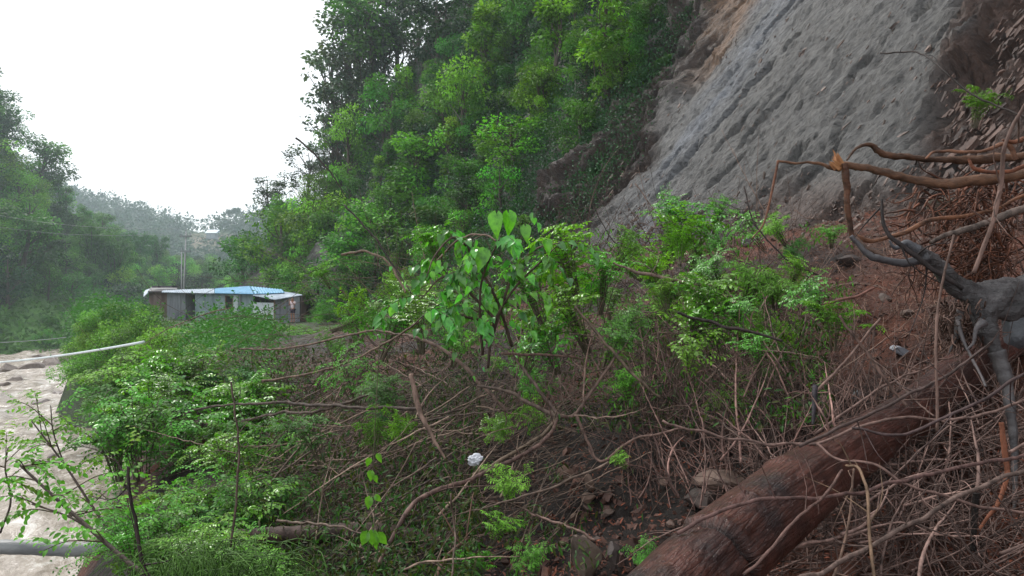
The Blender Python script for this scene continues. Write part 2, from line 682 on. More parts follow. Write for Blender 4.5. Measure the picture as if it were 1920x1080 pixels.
M['cloth_pale'] = plain('cloth_pale', (.62, .50, .52), .85, .1)
M['cloth_dark'] = plain('cloth_dark', (.035, .02, .035), .85, .2)
M['hair'] = plain('hair', (.012, .010, .010), .6, .2)
M['grass'] = leaf_mat('grass', (.085, .16, .035), rough=.5, trans=.3, var=.1)

# ------------------------------------------------------------------ the lie of the land
def xf(y):       # foot of the steep hill on the right
    return np.interp(y, [-30, 46, 56, 72, 85, 92, 130], [20.58, -10.58, -17, -27, -34.2, -30, 60])
def xe(y):       # edge of the road bench
    return np.interp(y, [-30, 4, 8, 20, 33, 42, 47, 52, 73, 100, 600], [-1.4, -2.1, -4.1, -9.0, -13.5, -22, -29, -32, -38, -45, -200])
def xw(y):       # water's edge
    return np.interp(y, [-30, 21.6, 34, 51, 73, 95, 600], [-13, -14.3, -18.5, -32.5, -45.5, -56, -300])
WATER = -9.0
def bench(y):
    return np.interp(y, [0, 8, 30, 50, 600], [-1.75, -1.8, -2.3, -2.42, -2.6])
def ground_z(x, y):
    x, y = np.asarray(x, float), np.asarray(y, float)
    bz = bench(y)
    e, wv, f = xe(y), xw(y), xf(y)
    t = (x - wv) / (e - wv)
    pw = 5.0 - 4.0 * sstep(16, 32, y)
    bank = (WATER - 1.2) + (bz - WATER + 1.2) * np.clip(sstep(-.15, 1.05, t), 0, 1) ** pw
    q = f - x
    mound = np.interp(q, [-12, 0, 1, 3.7, 4.6, 6, 8], [3.5, .5, .22, -.7, -1.05, -1.4, -1.75])
    near = 1 - sstep(19, 27, y)
    flat = bz + np.clip(-q, 0, 40) * .9
    top = mound * near + flat * (1 - near)
    k = sstep(.9, 1.15, t)
    return bank * (1 - k) + top * k
def hill_z(x, y):
    e = np.asarray(x, float) - xf(y)
    z = -2.4 + 1.38 * np.minimum(e, 31) + .25 * np.clip(e - 31, 0, None)
    return np.where(e < 0, -60, z)
def land_z(x, y):
    return np.maximum(ground_z(x, y), hill_z(x, y))

_T = np.concatenate([np.linspace(1.2, 12, 240), np.linspace(12.1, 60, 500), np.linspace(60.2, 115, 250)])
def hit(px, py, back=None):
    """where the line of sight through a picture point meets the land"""
    d = P(px, py, 1.0)
    q = _T[:, None] * d[None]
    under = q[:, 2] < land_z(q[:, 0], q[:, 1])
    if not under.any():
        return P(px, py, back) if back else None
    i = int(np.argmax(under))
    return q[i]
def on_land(x, y):
    return np.array((x, y, float(land_z(x, y))))

# colour of the bare ground and the hill, as the attribute Col
def pix(V):
    y = np.maximum(V[:, 1], .3)
    return 960 + FPX * V[:, 0] / y, 540 - FPX * V[:, 2] / y

# ------------------------------------------------------------------ ground sheet
def spaced(lo, hi, fine_lo, fine_hi, step, growth=1.06):
    mid = list(np.arange(fine_lo, fine_hi + step / 2, step))
    a, s, x = [], step, fine_hi
    while x < hi:
        s *= growth
        x += s
        a.append(x)
    b, s, x = [], step, fine_lo
    while x > lo:
        s *= growth
        x -= s
        b.append(x)
    return np.array(b[::-1] + mid + a)
gx = spaced(-420, 300, -5, 7, .055, 1.045)
gy = spaced(-12, 900, 1.2, 12, .055, 1.04)
X, Y = np.meshgrid(gx, gy, indexing='ij')
x, y = X.ravel(), Y.ravel()
z = ground_z(x, y)
pp = np.stack([x, y, np.zeros_like(x)], 1)
nearw = np.clip(1 - y / 45, 0, 1) * sstep(-9.8, -6, z)
rough = fbm(pp * 1.1, 5, 3) * .22 + fbm(pp * 4.5, 4, 9) * .09 + np.abs(fbm(pp * 11, 3, 21)) * .05
z = z + rough * (.25 + nearw) + fbm(pp * .12, 3, 5) * .5 * np.clip(y / 60, 0, 1)
V = np.stack([x, y, z], 1)
GZ = z.reshape(len(gx), len(gy))
red = np.array((.085, .027, .014))
dk = np.array((.016, .010, .008))
grn = np.array((.040, .060, .024))
mixr = sstep(-.25, .45, fbm(pp * .7, 4, 31) + .35 * sstep(0, 4, x))
C = dk + (red - dk) * mixr[:, None]
far = sstep(14, 30, y)[:, None]
C = C * (1 - far) + grn * far
lb = sstep(-1.0, -4.0, x - xe(y))[:, None]
C = C * (1 - lb) + grn * .8 * lb
g = Acc().add(V, grid_faces(len(gx), len(gy)), C).build('ground', M['soil'])
tag(g, kind='structure')

# ------------------------------------------------------------------ the steep hill on the right, with the bare slide
hy = np.concatenate([spaced(-16, 27, 6, 24.5, .055, 1.10), np.arange(27.6, 112, .5)])
he = spaced(0, 60, .2, 11, .06, 1.05)
he = he[he >= -.1]
Yh, Eh = np.meshgrid(hy, he, indexing='ij')
y, e = Yh.ravel(), Eh.ravel()
x = xf(y) + e
z = -2.4 + 1.38 * np.minimum(e, 31) + .25 * np.clip(e - 31, 0, None)
V = np.stack([x, y, z], 1)
px, py = pix(V)
rg = fbm(V * .22, 3, 44)
wob = 40 * fbm(V * .5, 4, 45)
left_edge = np.interp(py, [-400, 0, 150, 300, 430, 560], [1560, 1372, 1292, 1205, 1128, 1085]) + wob
right_edge = np.interp(py, [-400, 0, 150, 300, 430], [2000, 1790, 1745, 1700, 1660]) + wob * 1.6
infront = (y > 4)
rockm = sstep(-18, 18, px - left_edge) * infront
brown_r = sstep(-35, 45, px - right_edge) * infront
# schist layering: slanting ribs that rise to the upper right of the picture
Ls = np.stack([x, y, z], 1)
c1, s1 = math.cos(math.radians(52)), math.sin(math.radians(52))
along = -y * .75 * c1 + x * .65 * c1 + z * s1
across = (-(-y * .75 + x * .65) * s1 + z * c1)
third = x * .75 + y * .65
lay = np.stack([along * .35, across * 1.7, third * .5], 1)
ribs = fbm(lay, 5, 51, .6)
ridg = 1 - np.abs(fbm(lay * 2.1 + 5, 4, 52, .6)) * 2.2
fine = fbm(np.stack([along * 2.2, across * 7, third * 2.5], 1), 4, 53, .6)
pits = sstep(.12, .42, fbm(np.stack([along * .9, across * 3.2, third * 1.2], 1) + 60, 4, 58, .6))
fine2 = fbm(np.stack([along * 4.5, across * 11, third * 5], 1), 2, 59)
crk_ = sstep(.26, .36, fbm(np.stack([along * .42, across * 2.3, third * .5], 1) + 90, 4, 63, .55))
amp_rock = ribs * .11 + fine * .07 + fine2 * .08 - pits * .07 - crk_ * .22
amp_brown = ribs * 1.0 + fine2 * .15 - crk_ * .6 + np.round(fbm(lay * .9 + 9, 3, 57) * 5) / 5 * .75 + fine * .2 - pits * .5
ledges = sstep(.18, .5, fbm(V * .5 + 40, 3, 61)) * -.35 * (1 - brown_r)
near_left = np.exp(-((px - left_edge + 70) / 80.) ** 2) * sstep(10, 14, y)
amp_veg = fbm(V * .35, 4, 55) * 1.1 + (ribs * 1.3 + fine * .35 - pits * .5 + np.round(fbm(lay * 1.2 + 3, 3, 62) * 4) / 4 * .5) * near_left
dsp = (amp_rock + ledges * sstep(.1, .6, ribs)) * (1 - brown_r) * rockm + amp_brown * brown_r * rockm + amp_veg * (1 - rockm)
farw = sstep(28, 60, y)
dsp = dsp + farw * (fbm(V * .07, 3, 71) * 3.0)
nrm = np.array((-.76, -.30, .58))
V = V + nrm * dsp[:, None]
grey = np.array((.122, .117, .112))
blue = np.array((.165, .178, .205))
brown = np.array((.105, .064, .050))
orange = np.array((.21, .115, .06))
dark = np.array((.020, .020, .014))  # hill floor darkened to paint the shaded gaps between trees
C = np.tile(grey, (len(V), 1))
bl_line = np.interp(py, [-50, 100, 160, 260, 400], [1480, 1400, 1360, 1290, 1210])
bl = np.exp(-((px - bl_line - wob * .4) / 38.) ** 2) * sstep(-.5, .3, fbm(lay * .7, 3, 77))
C = C + (blue - C) * (bl * .85)[:, None]
lowb = sstep(300, 400, py + wob) * sstep(1330, 1480, px)
C = C + (brown * 1.05 - C) * (lowb * .75)[:, None]
C = C + (brown - C) * (brown_r * sstep(-.5, .1, fbm(V * .8, 3, 81)))[:, None]
ob = np.exp(-((px - left_edge - 6) / 28.) ** 2) * sstep(200, 90, py)
C = C + (orange - C) * (ob * .9)[:, None]
nb = near_left * (1 - rockm)
vegc = dark + (brown * .36 - dark) * (sstep(-.1, .5, rg + near_left * .8))[:, None]
C = C * rockm[:, None] + vegc * (1 - rockm[:, None])
g = Acc().add(V, grid_faces(len(hy), len(he)), C).build('hillside', M['schist'])
la = g.data.color_attributes.new('Lay', 'FLOAT_COLOR', 'POINT')
la.data.foreach_set('color', np.stack([along, across, third, np.ones_like(along)], 1).astype(np.float32).ravel())
tag(g, kind='structure')

# ------------------------------------------------------------------ opposite bank and far ridge, laid out in columns
def loft(name, cols, nu, nv, matl, colr, amp, seed, back=60):
    ks = sorted(cols)
    prof = []
    for k in ks:
        pts = np.array([P(k, a, d) for a, d in cols[k]])
        last = pts[-1] + np.array((pts[-1][0] * .12, back, -back * .6))
        prof.append(smooth_path(np.vstack([pts, last]), nv))
    prof = np.array(prof)
    T = np.linspace(ks[0], ks[-1], nu)
    out = np.empty((nu, nv, 3))
    for j in range(nv):
        for c in range(3):
            out[:, j, c] = np.interp(T, ks, prof[:, j, c])
    V = out.reshape(-1, 3)
    V[:, 2] += fbm(V * .05, 4, seed) * amp
    CC = colr(V)
    o = Acc().add(V, grid_faces(nu, nv), CC).build(name, matl)
    tag(o, kind='structure')
    return out, ks
GL = {-700: [(760, 70), (640, 80), (450, 95), (200, 112), (-80, 140)],
      -150: [(700, 84), (610, 94), (470, 105), (290, 122), (150, 145)],
      0: [(690, 90), (610, 101), (490, 114), (340, 132), (240, 152)],
      60: [(685, 92), (610, 105), (500, 122), (410, 140), (345, 158)],
      120: [(672, 97), (608, 113), (515, 135), (440, 155), (395, 172)],
      180: [(650, 106), (602, 124), (530, 150), (470, 175), (440, 192)],
      260: [(630, 122), (590, 145), (540, 180), (510, 210), (495, 230)],
      350: [(625, 132), (590, 150), (548, 190), (530, 230), (520, 255)],
      480: [(625, 140), (590, 155), (552, 200), (535, 250), (525, 275)],
      620: [(625, 140), (590, 155), (552, 200), (535, 250), (525, 275)]}
def gl_col(V):
    n = sstep(-.2, .3, fbm(V * .06, 4, 13))[:, None]
    low = sstep(2, -6, V[:, 2])[:, None]
    return (np.array((.030, .055, .022)) * (1 - n) + np.array((.045, .080, .030)) * n) * (1 - low) + np.array((.09, .19, .045)) * low
GLout, GLk = loft('opposite_hillside', GL, 160, 90, M['forest_floor'], gl_col, 1.6, 91, 40)
FR = {-500: [(560, 230), (400, 300), (260, 370)],
      0: [(560, 230), (410, 300), (300, 380)],
      130: [(560, 230), (440, 300), (372, 390)],
      250: [(560, 230), (460, 300), (402, 390)],
      370: [(560, 230), (480, 300), (438, 380)],
      420: [(560, 230), (480, 290), (431, 350)],
      480: [(560, 230), (470, 280), (420, 330)],
      640: [(560, 230), (460, 270), (395, 320)]}
FR = {k_: [(a_, b_ * 1.55) for a_, b_ in v_] for k_, v_ in FR.items()}
def fr_col(V):
    px_, py_ = pix(V)
    f = sstep(345, 365, px_) * sstep(445, 425, px_) * sstep(436, 442, py_) * sstep(480, 470, py_) * sstep(-.2, .2, fbm(V * .08, 3, 3))
    return np.array((.040, .070, .030)) * (1 - f[:, None]) + np.array((.17, .13, .09)) * f[:, None]
FRout, FRk = loft('far_ridge', FR, 120, 60, M['forest_floor'], fr_col, 3.0, 95, 60)

def loft_at(out, ks, px_, v):
    nu, nv = out.shape[:2]
    i = (px_ - ks[0]) / (ks[-1] - ks[0]) * (nu - 1)
    j = v * (nv - 1)
    i0, j0 = int(np.clip(i, 0, nu - 2)), int(np.clip(j, 0, nv - 2))
    return out[i0, j0] * 1.0

# ------------------------------------------------------------------ river
ry = np.arange(-10, 112, .4)
rx = np.arange(-130, -8, .4)
X, Y = np.meshgrid(rx, ry, indexing='ij')
pp = np.stack([X.ravel(), Y.ravel(), np.zeros(X.size)], 1)
q = pp.copy()
q[:, 0], q[:, 1] = pp[:, 0] * .9 + pp[:, 1] * .42, (pp[:, 1] * .9 - pp[:, 0] * .42) * .45
wz = WATER + fbm(q * .55, 4, 14) * .45 + (1 - np.abs(fbm(q * 1.1, 4, 15)) * 2) * .22
V = np.stack([pp[:, 0], pp[:, 1], wz], 1)
o = Acc().add(V, grid_faces(len(rx), len(ry))).build('river_water', M['water'])
tag(o, kind='structure')

def gz2(x_, y_):
    """the rough ground as built"""
    x_, y_ = np.asarray(x_, float), np.asarray(y_, float)
    i = np.clip(np.searchsorted(gx, x_) - 1, 0, len(gx) - 2)
    j = np.clip(np.searchsorted(gy, y_) - 1, 0, len(gy) - 2)
    u_ = np.clip((x_ - gx[i]) / (gx[i + 1] - gx[i]), 0, 1)
    v_ = np.clip((y_ - gy[j]) / (gy[j + 1] - gy[j]), 0, 1)
    return GZ[i, j] * (1 - u_) * (1 - v_) + GZ[i + 1, j] * u_ * (1 - v_) + GZ[i, j + 1] * (1 - u_) * v_ + GZ[i + 1, j + 1] * u_ * v_
def land_z(x, y):
    return np.maximum(gz2(x, y), hill_z(x, y))
def settle(q):
    """drop a point of the debris field onto the rough ground"""
    g_ = float(gz2(q[0], q[1]))
    return np.array((q[0], q[1], g_)) if g_ > float(hill_z(q[0], q[1])) and abs(g_ - q[2]) < .5 else q
def stone(name, loc, size, seed, m, label, group=None, cat='rock', rz=0.0, tint=(1, 1, 1), tilt=(0, 0)):
    V, F = rock(size, seed)
    o = Acc().add(V, F, np.array(tint)).build(name, m, smooth=False)
    o.location = loc
    o.rotation_euler = (tilt[0], tilt[1], rz)
    return tag(o, label, cat, group)

rg = np.random.default_rng(5)
# boulders of the bar across the river, and a few in the stream
bs = [(15, 692, 60, 22), (50, 690, 70, 20), (95, 682, 62, 18), (128, 678, 40, 16), (30, 712, 46, 16), (8, 722, 36, 12), (70, 668, 55, 10), (108, 668, 46, 9)]
for k, (bx, by, bw, bh) in enumerate(bs):
    d = -(WATER) * FPX / (by + bh * .3 - 540)
    s = bw / FPX * d / 2
    stone('river_boulder', P(bx, by + bh * .3, d), (s, s * .8, max(.6, bh / FPX * d * 1.1)), 100 + k, M['river_stone'],
          'wet brown boulder on the rock bar across the river, below the pale pipe', 'boulders of the rock bar across the river', 'boulder', rz=k * 1.3, tint=(.6, .53, .49))
for k, (bx, by, bw, bh, lab) in enumerate([(20, 732, 16, 8, 'small dark boulder alone in the muddy stream near the left edge'),
        (80, 750, 36, 14, 'dark boulder at the bend under the green bank'), (108, 738, 44, 13, 'flat grey boulder touching the foot of the green bank'),
        (132, 800, 30, 12, 'grey boulder in the rapids beside the bushy bank'), (85, 805, 34, 10, 'low wet boulder washed over by the muddy rapids'),
        (100, 855, 30, 10, 'rounded boulder awash in the river behind the leafy sprays'), (270, 868, 90, 40, 'large dark boulder in the gap under the bushes at the river bank')]):
    d = -(WATER) * FPX / (by + bh * .3 - 540)
    s = bw / FPX * d / 2
    stone('river_boulder', P(bx, by + bh * .3, d), (s, s * .8, max(.3, bh / FPX * d * .7)), 130 + k, M['river_stone'], lab, None, 'boulder', rz=k * .9, tint=(.55, .5, .5))

# ------------------------------------------------------------------ plants: kinds
def clump_colors(rng, n, k, lo=.45, hi=1.75):
    """young or old leaf clumps; wide tone range also paints highlights and dark gaps"""
    base = rng.uniform(lo, hi, k)
    c = base[:, None] * np.stack([rng.uniform(.85, 1.25, k), np.ones(k), rng.uniform(.75, 1.15, k)], 1)
    return c

def make_tree(kind, seed, m, name='leafy_tree', label='tree', cat='tree', leaf=.22, nleaf=2600):
    """unit height about 6 m, crown from clumps on limbs"""
    rng = np.random.default_rng(seed)
    root = empty(name, (0, 0, -500), label, cat)
    H = 6.0
    cen, rad = [], []
    if kind == 'broad':
        for k in range(20):
            t = rng.uniform(.22, 1)
            rr = 2.3 * math.sqrt(max(.05, 1 - (t * 1.75 - .85) ** 2)) * rng.uniform(.35, 1)
            a = rng.uniform(0, 6.28)
            cen.append((rr * math.cos(a), rr * math.sin(a), H * t))
            rad.append(rng.uniform(.55, 1.05))
    elif kind == 'column':
        for k in range(18):
            t = rng.uniform(.08, 1)
            rr = 1.05 * rng.uniform(.1, 1) * (1.15 - .7 * t)
            a = rng.uniform(0, 6.28)
            cen.append((rr * math.cos(a), rr * math.sin(a), H * t))
            rad.append(rng.uniform(.4, .85))
    elif kind == 'wispy':
        for k in range(36):
            t = rng.uniform(.30, 1)
            rr = 2.1 * (1.1 - .65 * t) * rng.uniform(.25, 1)
            a = rng.uniform(0, 6.28)
            cen.append((rr * math.cos(a), rr * math.sin(a), H * t))
            rad.append(rng.uniform(.18, .42))
    elif kind == 'bush':
        for k in range(22):
            a = rng.uniform(0, 6.28)
            rr = 2.6 * math.sqrt(rng.uniform(0, 1))
            t = (.12 + .5 * math.sqrt(max(0, 1 - (rr / 2.8) ** 2)) * rng.uniform(.45, 1.1))
            cen.append((rr * math.cos(a), rr * math.sin(a), 5.4 * t))
            rad.append(rng.uniform(.5, .95))
    cen, rad = np.array(cen), np.array(rad)
    # wood
    wd = Acc()
    lean = rng.uniform(-.35, .35, 2)
    tp = smooth_path([(0, 0, -.8), (lean[0] * .3, lean[1] * .3, H * .3), (lean[0], lean[1], H * .65), (lean[0] * .8, lean[1] * .8, H * .93)], 10)
    r0 = {'broad': .15, 'column': .12, 'wispy': .085, 'bush': .07}[kind]
    if kind != 'bush':
        add_tube(wd, tp, [r0 * 1.3, r0, r0 * .7, r0 * .25], 6, bump=.06, rng=rng)
    for c, r in zip(cen, rad):
        if kind == 'bush':
            s0 = np.array((c[0] * .25, c[1] * .25, -.3))
        else:
            s0 = tp[int(np.clip((c[2] / H - .22) * 9, 1, 8))]
        mid = (s0 + c) / 2 + np.array((0, 0, -.15)) + rng.normal(size=3) * .12
        add_tube(wd, smooth_path([s0, mid, c], 6), [r0 * .38, r0 * .22, .012], 4, cap=False)
    wd.build('trunk' if kind != 'bush' else 'stem', M['trunk'], root)
    # crown
    cr = Acc()
    wgt = rad ** 2
    n = rng.multinomial(nleaf, wgt / wgt.sum())
    cc = clump_colors(rng, 0, len(cen))
    for c, r, k, col in zip(cen, rad, n, cc):
        d = rdir(rng, k)
        rr = r * rng.uniform(.25, 1, k) ** .45
        # ragged clump: swell by direction
        rr = rr * (1 + .4 * fbm(d * 2.2 + c, 2, seed))
        pos = c + d * rr[:, None] * np.array((1.1, 1.1, .8))
        out = d * .8 + rdir(rng, k) * .7
        nr = np.array((0, 0, 1.0)) + rdir(rng, k) * .75 + d * .3
        ax = out + np.array((0, 0, -.35))
        cl = col * rng.uniform(.75, 1.25, (k, 1))
        add_leaves(cr, pos, ax, nr, leaf * rng.uniform(.6, 1.25, k), TD, cl)
    cr.build('crown' if kind != 'bush' else 'foliage', m, root)
    return Proto(root, H)

def make_bamboo(seed):
    rng = np.random.default_rng(seed)
    root = empty('bamboo_clump', (0, 0, -500), 'bamboo', 'bamboo')
    wd, cr = Acc(), Acc()
    for k in range(11):
        a = rng.uniform(0, 6.28)
        sp = rng.uniform(.5, 2.2)
        h = rng.uniform(4.5, 7)
        p = smooth_path([(0.3 * math.cos(a), .3 * math.sin(a), -.3), (sp * .25 * math.cos(a), sp * .25 * math.sin(a), h * .5),
                         (sp * .7 * math.cos(a), sp * .7 * math.sin(a), h * .9), (sp * 1.3 * math.cos(a), sp * 1.3 * math.sin(a), h * .93)], 26)
        add_tube(wd, p, [.05, .03, .01], 5, cap=False)
        for q_ in p[7:]:
            n = 16
            d = rdir(rng, n)
            pos = q_ + d * rng.uniform(.05, .45, n)[:, None]
            add_leaves(cr, pos, d + np.array((0, 0, -.6)), np.array((0, 0, 1)) + rdir(rng, n) * .5, .38 * rng.uniform(.6, 1.2, n), TN, np.array((1, 1, 1)) * rng.uniform(.7, 1.3, (n, 1)))
    wd.build('culm', M['trunk'], root)
    cr.build('foliage', M['leaf_mid'], root)
    return Proto(root, 6)

def make_palmlike(seed):
    """the round-headed trees on the ridge"""
    rng = np.random.default_rng(seed)
    root = empty('ridge_tree', (0, 0, -500), 'tree', 'tree')
    wd, cr = Acc(), Acc()
    add_tube(wd, smooth_path([(0, 0, -.5), (.05, 0, 2), (-.05, 0, 4.2)], 6), [.2, .13, .1], 6)
    wd.build('trunk', M['trunk'], root)
    for k in range(7):
        c = np.array((rng.uniform(-1.1, 1.1), rng.uniform(-1.1, 1.1), rng.uniform(3.9, 5.6)))
        n = 170
        d = rdir(rng, n)
        add_leaves(cr, c + d * .75 * rng.uniform(.4, 1, (n, 1)), d, np.array((0, 0, 1)) + rdir(rng, n), .35, TD, np.ones(3))
    cr.build('crown', M['leaf_dark'], root)
    return Proto(root, 6)

TB = [make_tree('broad', s, M['leaf_bright'], leaf=.24, nleaf=3000) for s in (1, 2, 3)]
TM = [make_tree('broad', s, M['leaf_mid'], leaf=.25, nleaf=3000) for s in (4, 5, 6)]
TK = [make_tree('broad', s, M['leaf_dark'], leaf=.27, nleaf=2600) for s in (7, 8, 9)]
TC = [make_tree('column', s, M['leaf_bright'], leaf=.22, nleaf=2800) for s in (10, 11)]
TCm = [make_tree('column', s, M['leaf_mid'], leaf=.24, nleaf=2600) for s in (12, 13)]
TW = [make_tree('wispy', s, M['leaf_grey'], name='slender_tree', leaf=.2, nleaf=1500) for s in (14, 15, 16, 17)]
BB = [make_tree('bush', s, M['leaf_bright'], name='leafy_bush', cat='bush', leaf=.15, nleaf=9000) for s in (20, 21, 22)]
BM = [make_tree('bush', s, M['leaf_mid'], name='leafy_bush', cat='bush', leaf=.15, nleaf=9000) for s in (23, 24, 25)]
BAM = [make_bamboo(s) for s in (30, 31)]
PAL = [make_palmlike(40)]

def grow(protos, px, py, hpx, label, group=None, k=None, wide=1.0, rng=random, back=None):
    """plant whose crown fills hpx pixels above the picture point"""
    b = hit(px, py, back)
    if b is None:
        return None
    pr = protos[rng.randrange(len(protos)) if k is None else k % len(protos)]
    s = hpx / FPX * b[1] / 6.0
    return pr.place((b[0], b[1], b[2] - .1), (s * wide, s * wide, s), rng.uniform(0, 6.28), label, group, (rng.uniform(-.06, .06), rng.uniform(-.06, .06)))

# prominent trees of the right hill (crown centre x, y, width, height in the picture)
BIG = [
 (700, 60, 190, 190, TM, 'broad mid green tree on the skyline at the top left of the hill'),
 (905, 105, 90, 190, TC, 'tall bright green tree column below the hill top, with a dark trunk beside it'),
 (965, 35, 70, 120, TC, 'narrow bright tree touching the top edge above the green column'),
 (1030, 105, 90, 190, TC, 'bright green climber-clad tree between the two dark gullies'),
 (1140, 90, 110, 240, TC, 'yellow green tree column nearest the bare orange scar'),
 (865, 215, 130, 170, TB, 'bright spreading tree in the middle of the wooded hill'),
 (965, 280, 160, 120, TB, 'wide bright green crown hanging over the dark hollow of the cliff'),
 (1012, 185, 90, 120, TB, 'light green tree right of the spreading tree'),
 (655, 290, 100, 150, TB, 'bright tree low on the skyline spur under the slender trees'),
 (605, 430, 120, 130, TB, 'bright round tree at the foot of the spur, behind the blue roof'),
 (530, 470, 140, 150, TB, 'bright bushy tree standing straight behind the tin house'),
 (700, 455, 160, 140, TB, 'full green tree at the hill foot between house and brush pile'),
 (785, 455, 140, 130, TM, 'round green tree at the hill foot just left of the heart-leaved shrub'),
 (480, 500, 90, 100, TM, 'small tree at the left tip of the hill spur behind the pale roof'),
 (775, 335, 90, 150, TC, 'slim bright green tree on the dark earth patch'),
 (735, 225, 110, 140, TM, 'dark feathery tree on the upper spur'),
 (640, 500, 110, 110, TM, 'bushy tree right of the house at the hill foot'),
 (560, 540, 90, 80, TB, 'low bright tree touching the right end of the tin house'),
 (870, 400, 100, 90, TM, 'dim green tree in the hollow above the heart-leaved shrub'),
 (1000, 30, 100, 130, TM, 'leafy tree at the top edge above the dark gully'),
 (820, 60, 140, 150, TK, 'dark tree at the top edge between the skyline and the bright columns'),
]
rr_ = random.Random(3)
for k, (cx, cy, ww, hh, kinds, lab) in enumerate(BIG):
    h = hit(cx, cy + hh * .5, 80)
    wide = (ww / hh) / ((4.6 / 6) if kinds in (TB, TM, TK) else (2.2 / 6))
    grow(kinds, cx, cy + hh * .5, hh, lab, None, k, min(1.7, max(.7, wide)), rr_, 80)
# the wood between them
n = 0
rr_ = random.Random(11)
def spur(py):      # the hill's own outline
    return np.interp(py, [0, 90, 223, 350, 540], [815, 753, 657, 560, 440])
rows = list(range(-40, 640, 36))
for r_i, py_ in enumerate(rows):
    x0 = spur(max(py_, 0)) - 5
    x1 = np.interp(py_, [0, 150, 300, 430, 640], [1290, 1190, 1080, 1000, 900])
    xx = x0 + rr_.uniform(0, 45)
    while xx < x1:
        yy = py_ + rr_.uniform(-14, 14)
        v = rr_.random()
        if yy > 575 and xx < 640:
            xx += 50
            continue
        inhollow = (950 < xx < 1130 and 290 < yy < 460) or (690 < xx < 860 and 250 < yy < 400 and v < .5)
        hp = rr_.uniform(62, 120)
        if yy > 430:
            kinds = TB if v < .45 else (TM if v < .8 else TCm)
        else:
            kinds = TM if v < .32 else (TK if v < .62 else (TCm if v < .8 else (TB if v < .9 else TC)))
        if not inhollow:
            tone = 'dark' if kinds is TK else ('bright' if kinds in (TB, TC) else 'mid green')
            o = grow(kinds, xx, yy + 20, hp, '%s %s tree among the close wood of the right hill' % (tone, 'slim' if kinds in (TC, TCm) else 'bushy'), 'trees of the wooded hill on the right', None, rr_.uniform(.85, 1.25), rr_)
            n += o is not None
        xx += rr_.uniform(48, 80)
for k in range(34):       # scrub hugging the left edge of the slide
    t_ = k / 33
    py_ = 10 + 425 * t_
    ex_ = np.interp(py_, [0, 150, 300, 430], [1340, 1265, 1180, 1100]) - rr_.uniform(15, 120)
    grow(BM if rr_.random() < .6 else TK, ex_, py_, rr_.uniform(22, 44), 'dark scrubby bush clinging to the earth beside the bare rock slide', 'scrub along the left edge of the slide', None, rr_.uniform(1, 1.5), rr_)
print('hill trees', n)
# slender trees against the sky
for k, (bx, by, hp, lab) in enumerate([
 (690, 215, 215, 'tall slender tree against the white sky, top of the hill outline'), (665, 262, 190, 'slender see-through tree leaning out left of the hill outline'),
 (640, 300, 150, 'thin grey green tree in the middle of the hill outline'), (735, 150, 190, 'slender tree crossing the top edge of the picture'),
 (622, 335, 120, 'lowest of the wispy trees on the steep part of the outline'), (500, 425, 105, 'wispy sapling standing clear where the spur flattens'),
 (515, 420, 90, 'small feathery tree beside the clear standing wispy sapling'), (710, 190, 170, 'thin dark tree crowded behind the tallest slender tree'),
 (600, 365, 90, 'short wispy tree at the foot of the steep outline'), (770, 120, 170, 'thin leaning tree just inside the top of the outline'),
 (612, 345, 190, 'wispy tree whose top reaches farthest out into the white sky'), (640, 290, 230, 'tall airy tree before the middle of the outline, with drooping leaf clusters'),
 (668, 240, 240, 'airy tree with clustered leaves next to the tallest slender tree'), (585, 385, 120, 'airy sapling below the tree reaching farthest into the sky'),
 (680, 100, 160, 'slender tree reaching out of the frame above the spur')]):
    o = grow(TW, bx + (10 if k < 11 else -8), by + 10, hp, lab, None, k, 1.25 if k < 11 else 1.5, rr_, 86)

# trees over the opposite slope
rr_ = random.Random(21)
cnt = 0
for v in np.linspace(.10, .80, 9):
    pxx = -170 + rr_.uniform(0, 30)
    while pxx < 520:
        q = loft_at(GLout, GLk, pxx, min(.8, max(.06, v + rr_.uniform(-.03, .03))))
        low = (v < .24 and pxx < 230)
        p = rr_.random()
        kinds = (BM if p < .3 else BB) if low else (TK if p < .22 else (TM if p < .68 else TB))
        hh = (rr_.uniform(8, 13) if pxx < 90 else rr_.uniform(5, 8)) if not low else rr_.uniform(2.5, 4)
        s = hh / 6
        kinds[rr_.randrange(3)].place((q[0], q[1], q[2] - .3), (s * rr_.uniform(.9, 1.3),) * 2 + (s,), rr_.uniform(0, 6.28),
            'tree of the dense wood on the opposite slope' if not low else 'low bush on the grassy foot of the opposite slope',
            'trees of the opposite slope' if not low else 'bushes along the opposite bank')
        cnt += 1
        pxx += (rr_.uniform(52, 84) if pxx < 90 else rr_.uniform(40, 62)) * (110 / q[1]) * (1.0 if low else 1)
print('opposite trees', cnt)
for k, (bx, v) in enumerate([(255, .5), (175, .4), (300, .55), (215, .32)]):
    q = loft_at(GLout, GLk, bx, v)
    s = 2.0
    BAM[k % 2].place(tuple(q), s, k, ['feathery bamboo clump left of the utility pole, across the valley', 'pale bamboo clump on the opposite slope above the river bend',
        'bamboo clump directly behind the dark roofed shed', 'low bamboo clump behind the bushes of the near bank'][k], None)
for k, (bx, dd, hp) in enumerate([(433, 520, 30), (443, 524, 33)]):
    q = P(bx, 422, dd)
    PAL[0].place((q[0], q[1], q[2] - 1), hp / FPX * dd / 6, k * 2.0, ['left of two round-headed trees on the low saddle skyline', 'right of two round-headed trees on the low saddle skyline'][k], 'round-headed trees on the saddle')
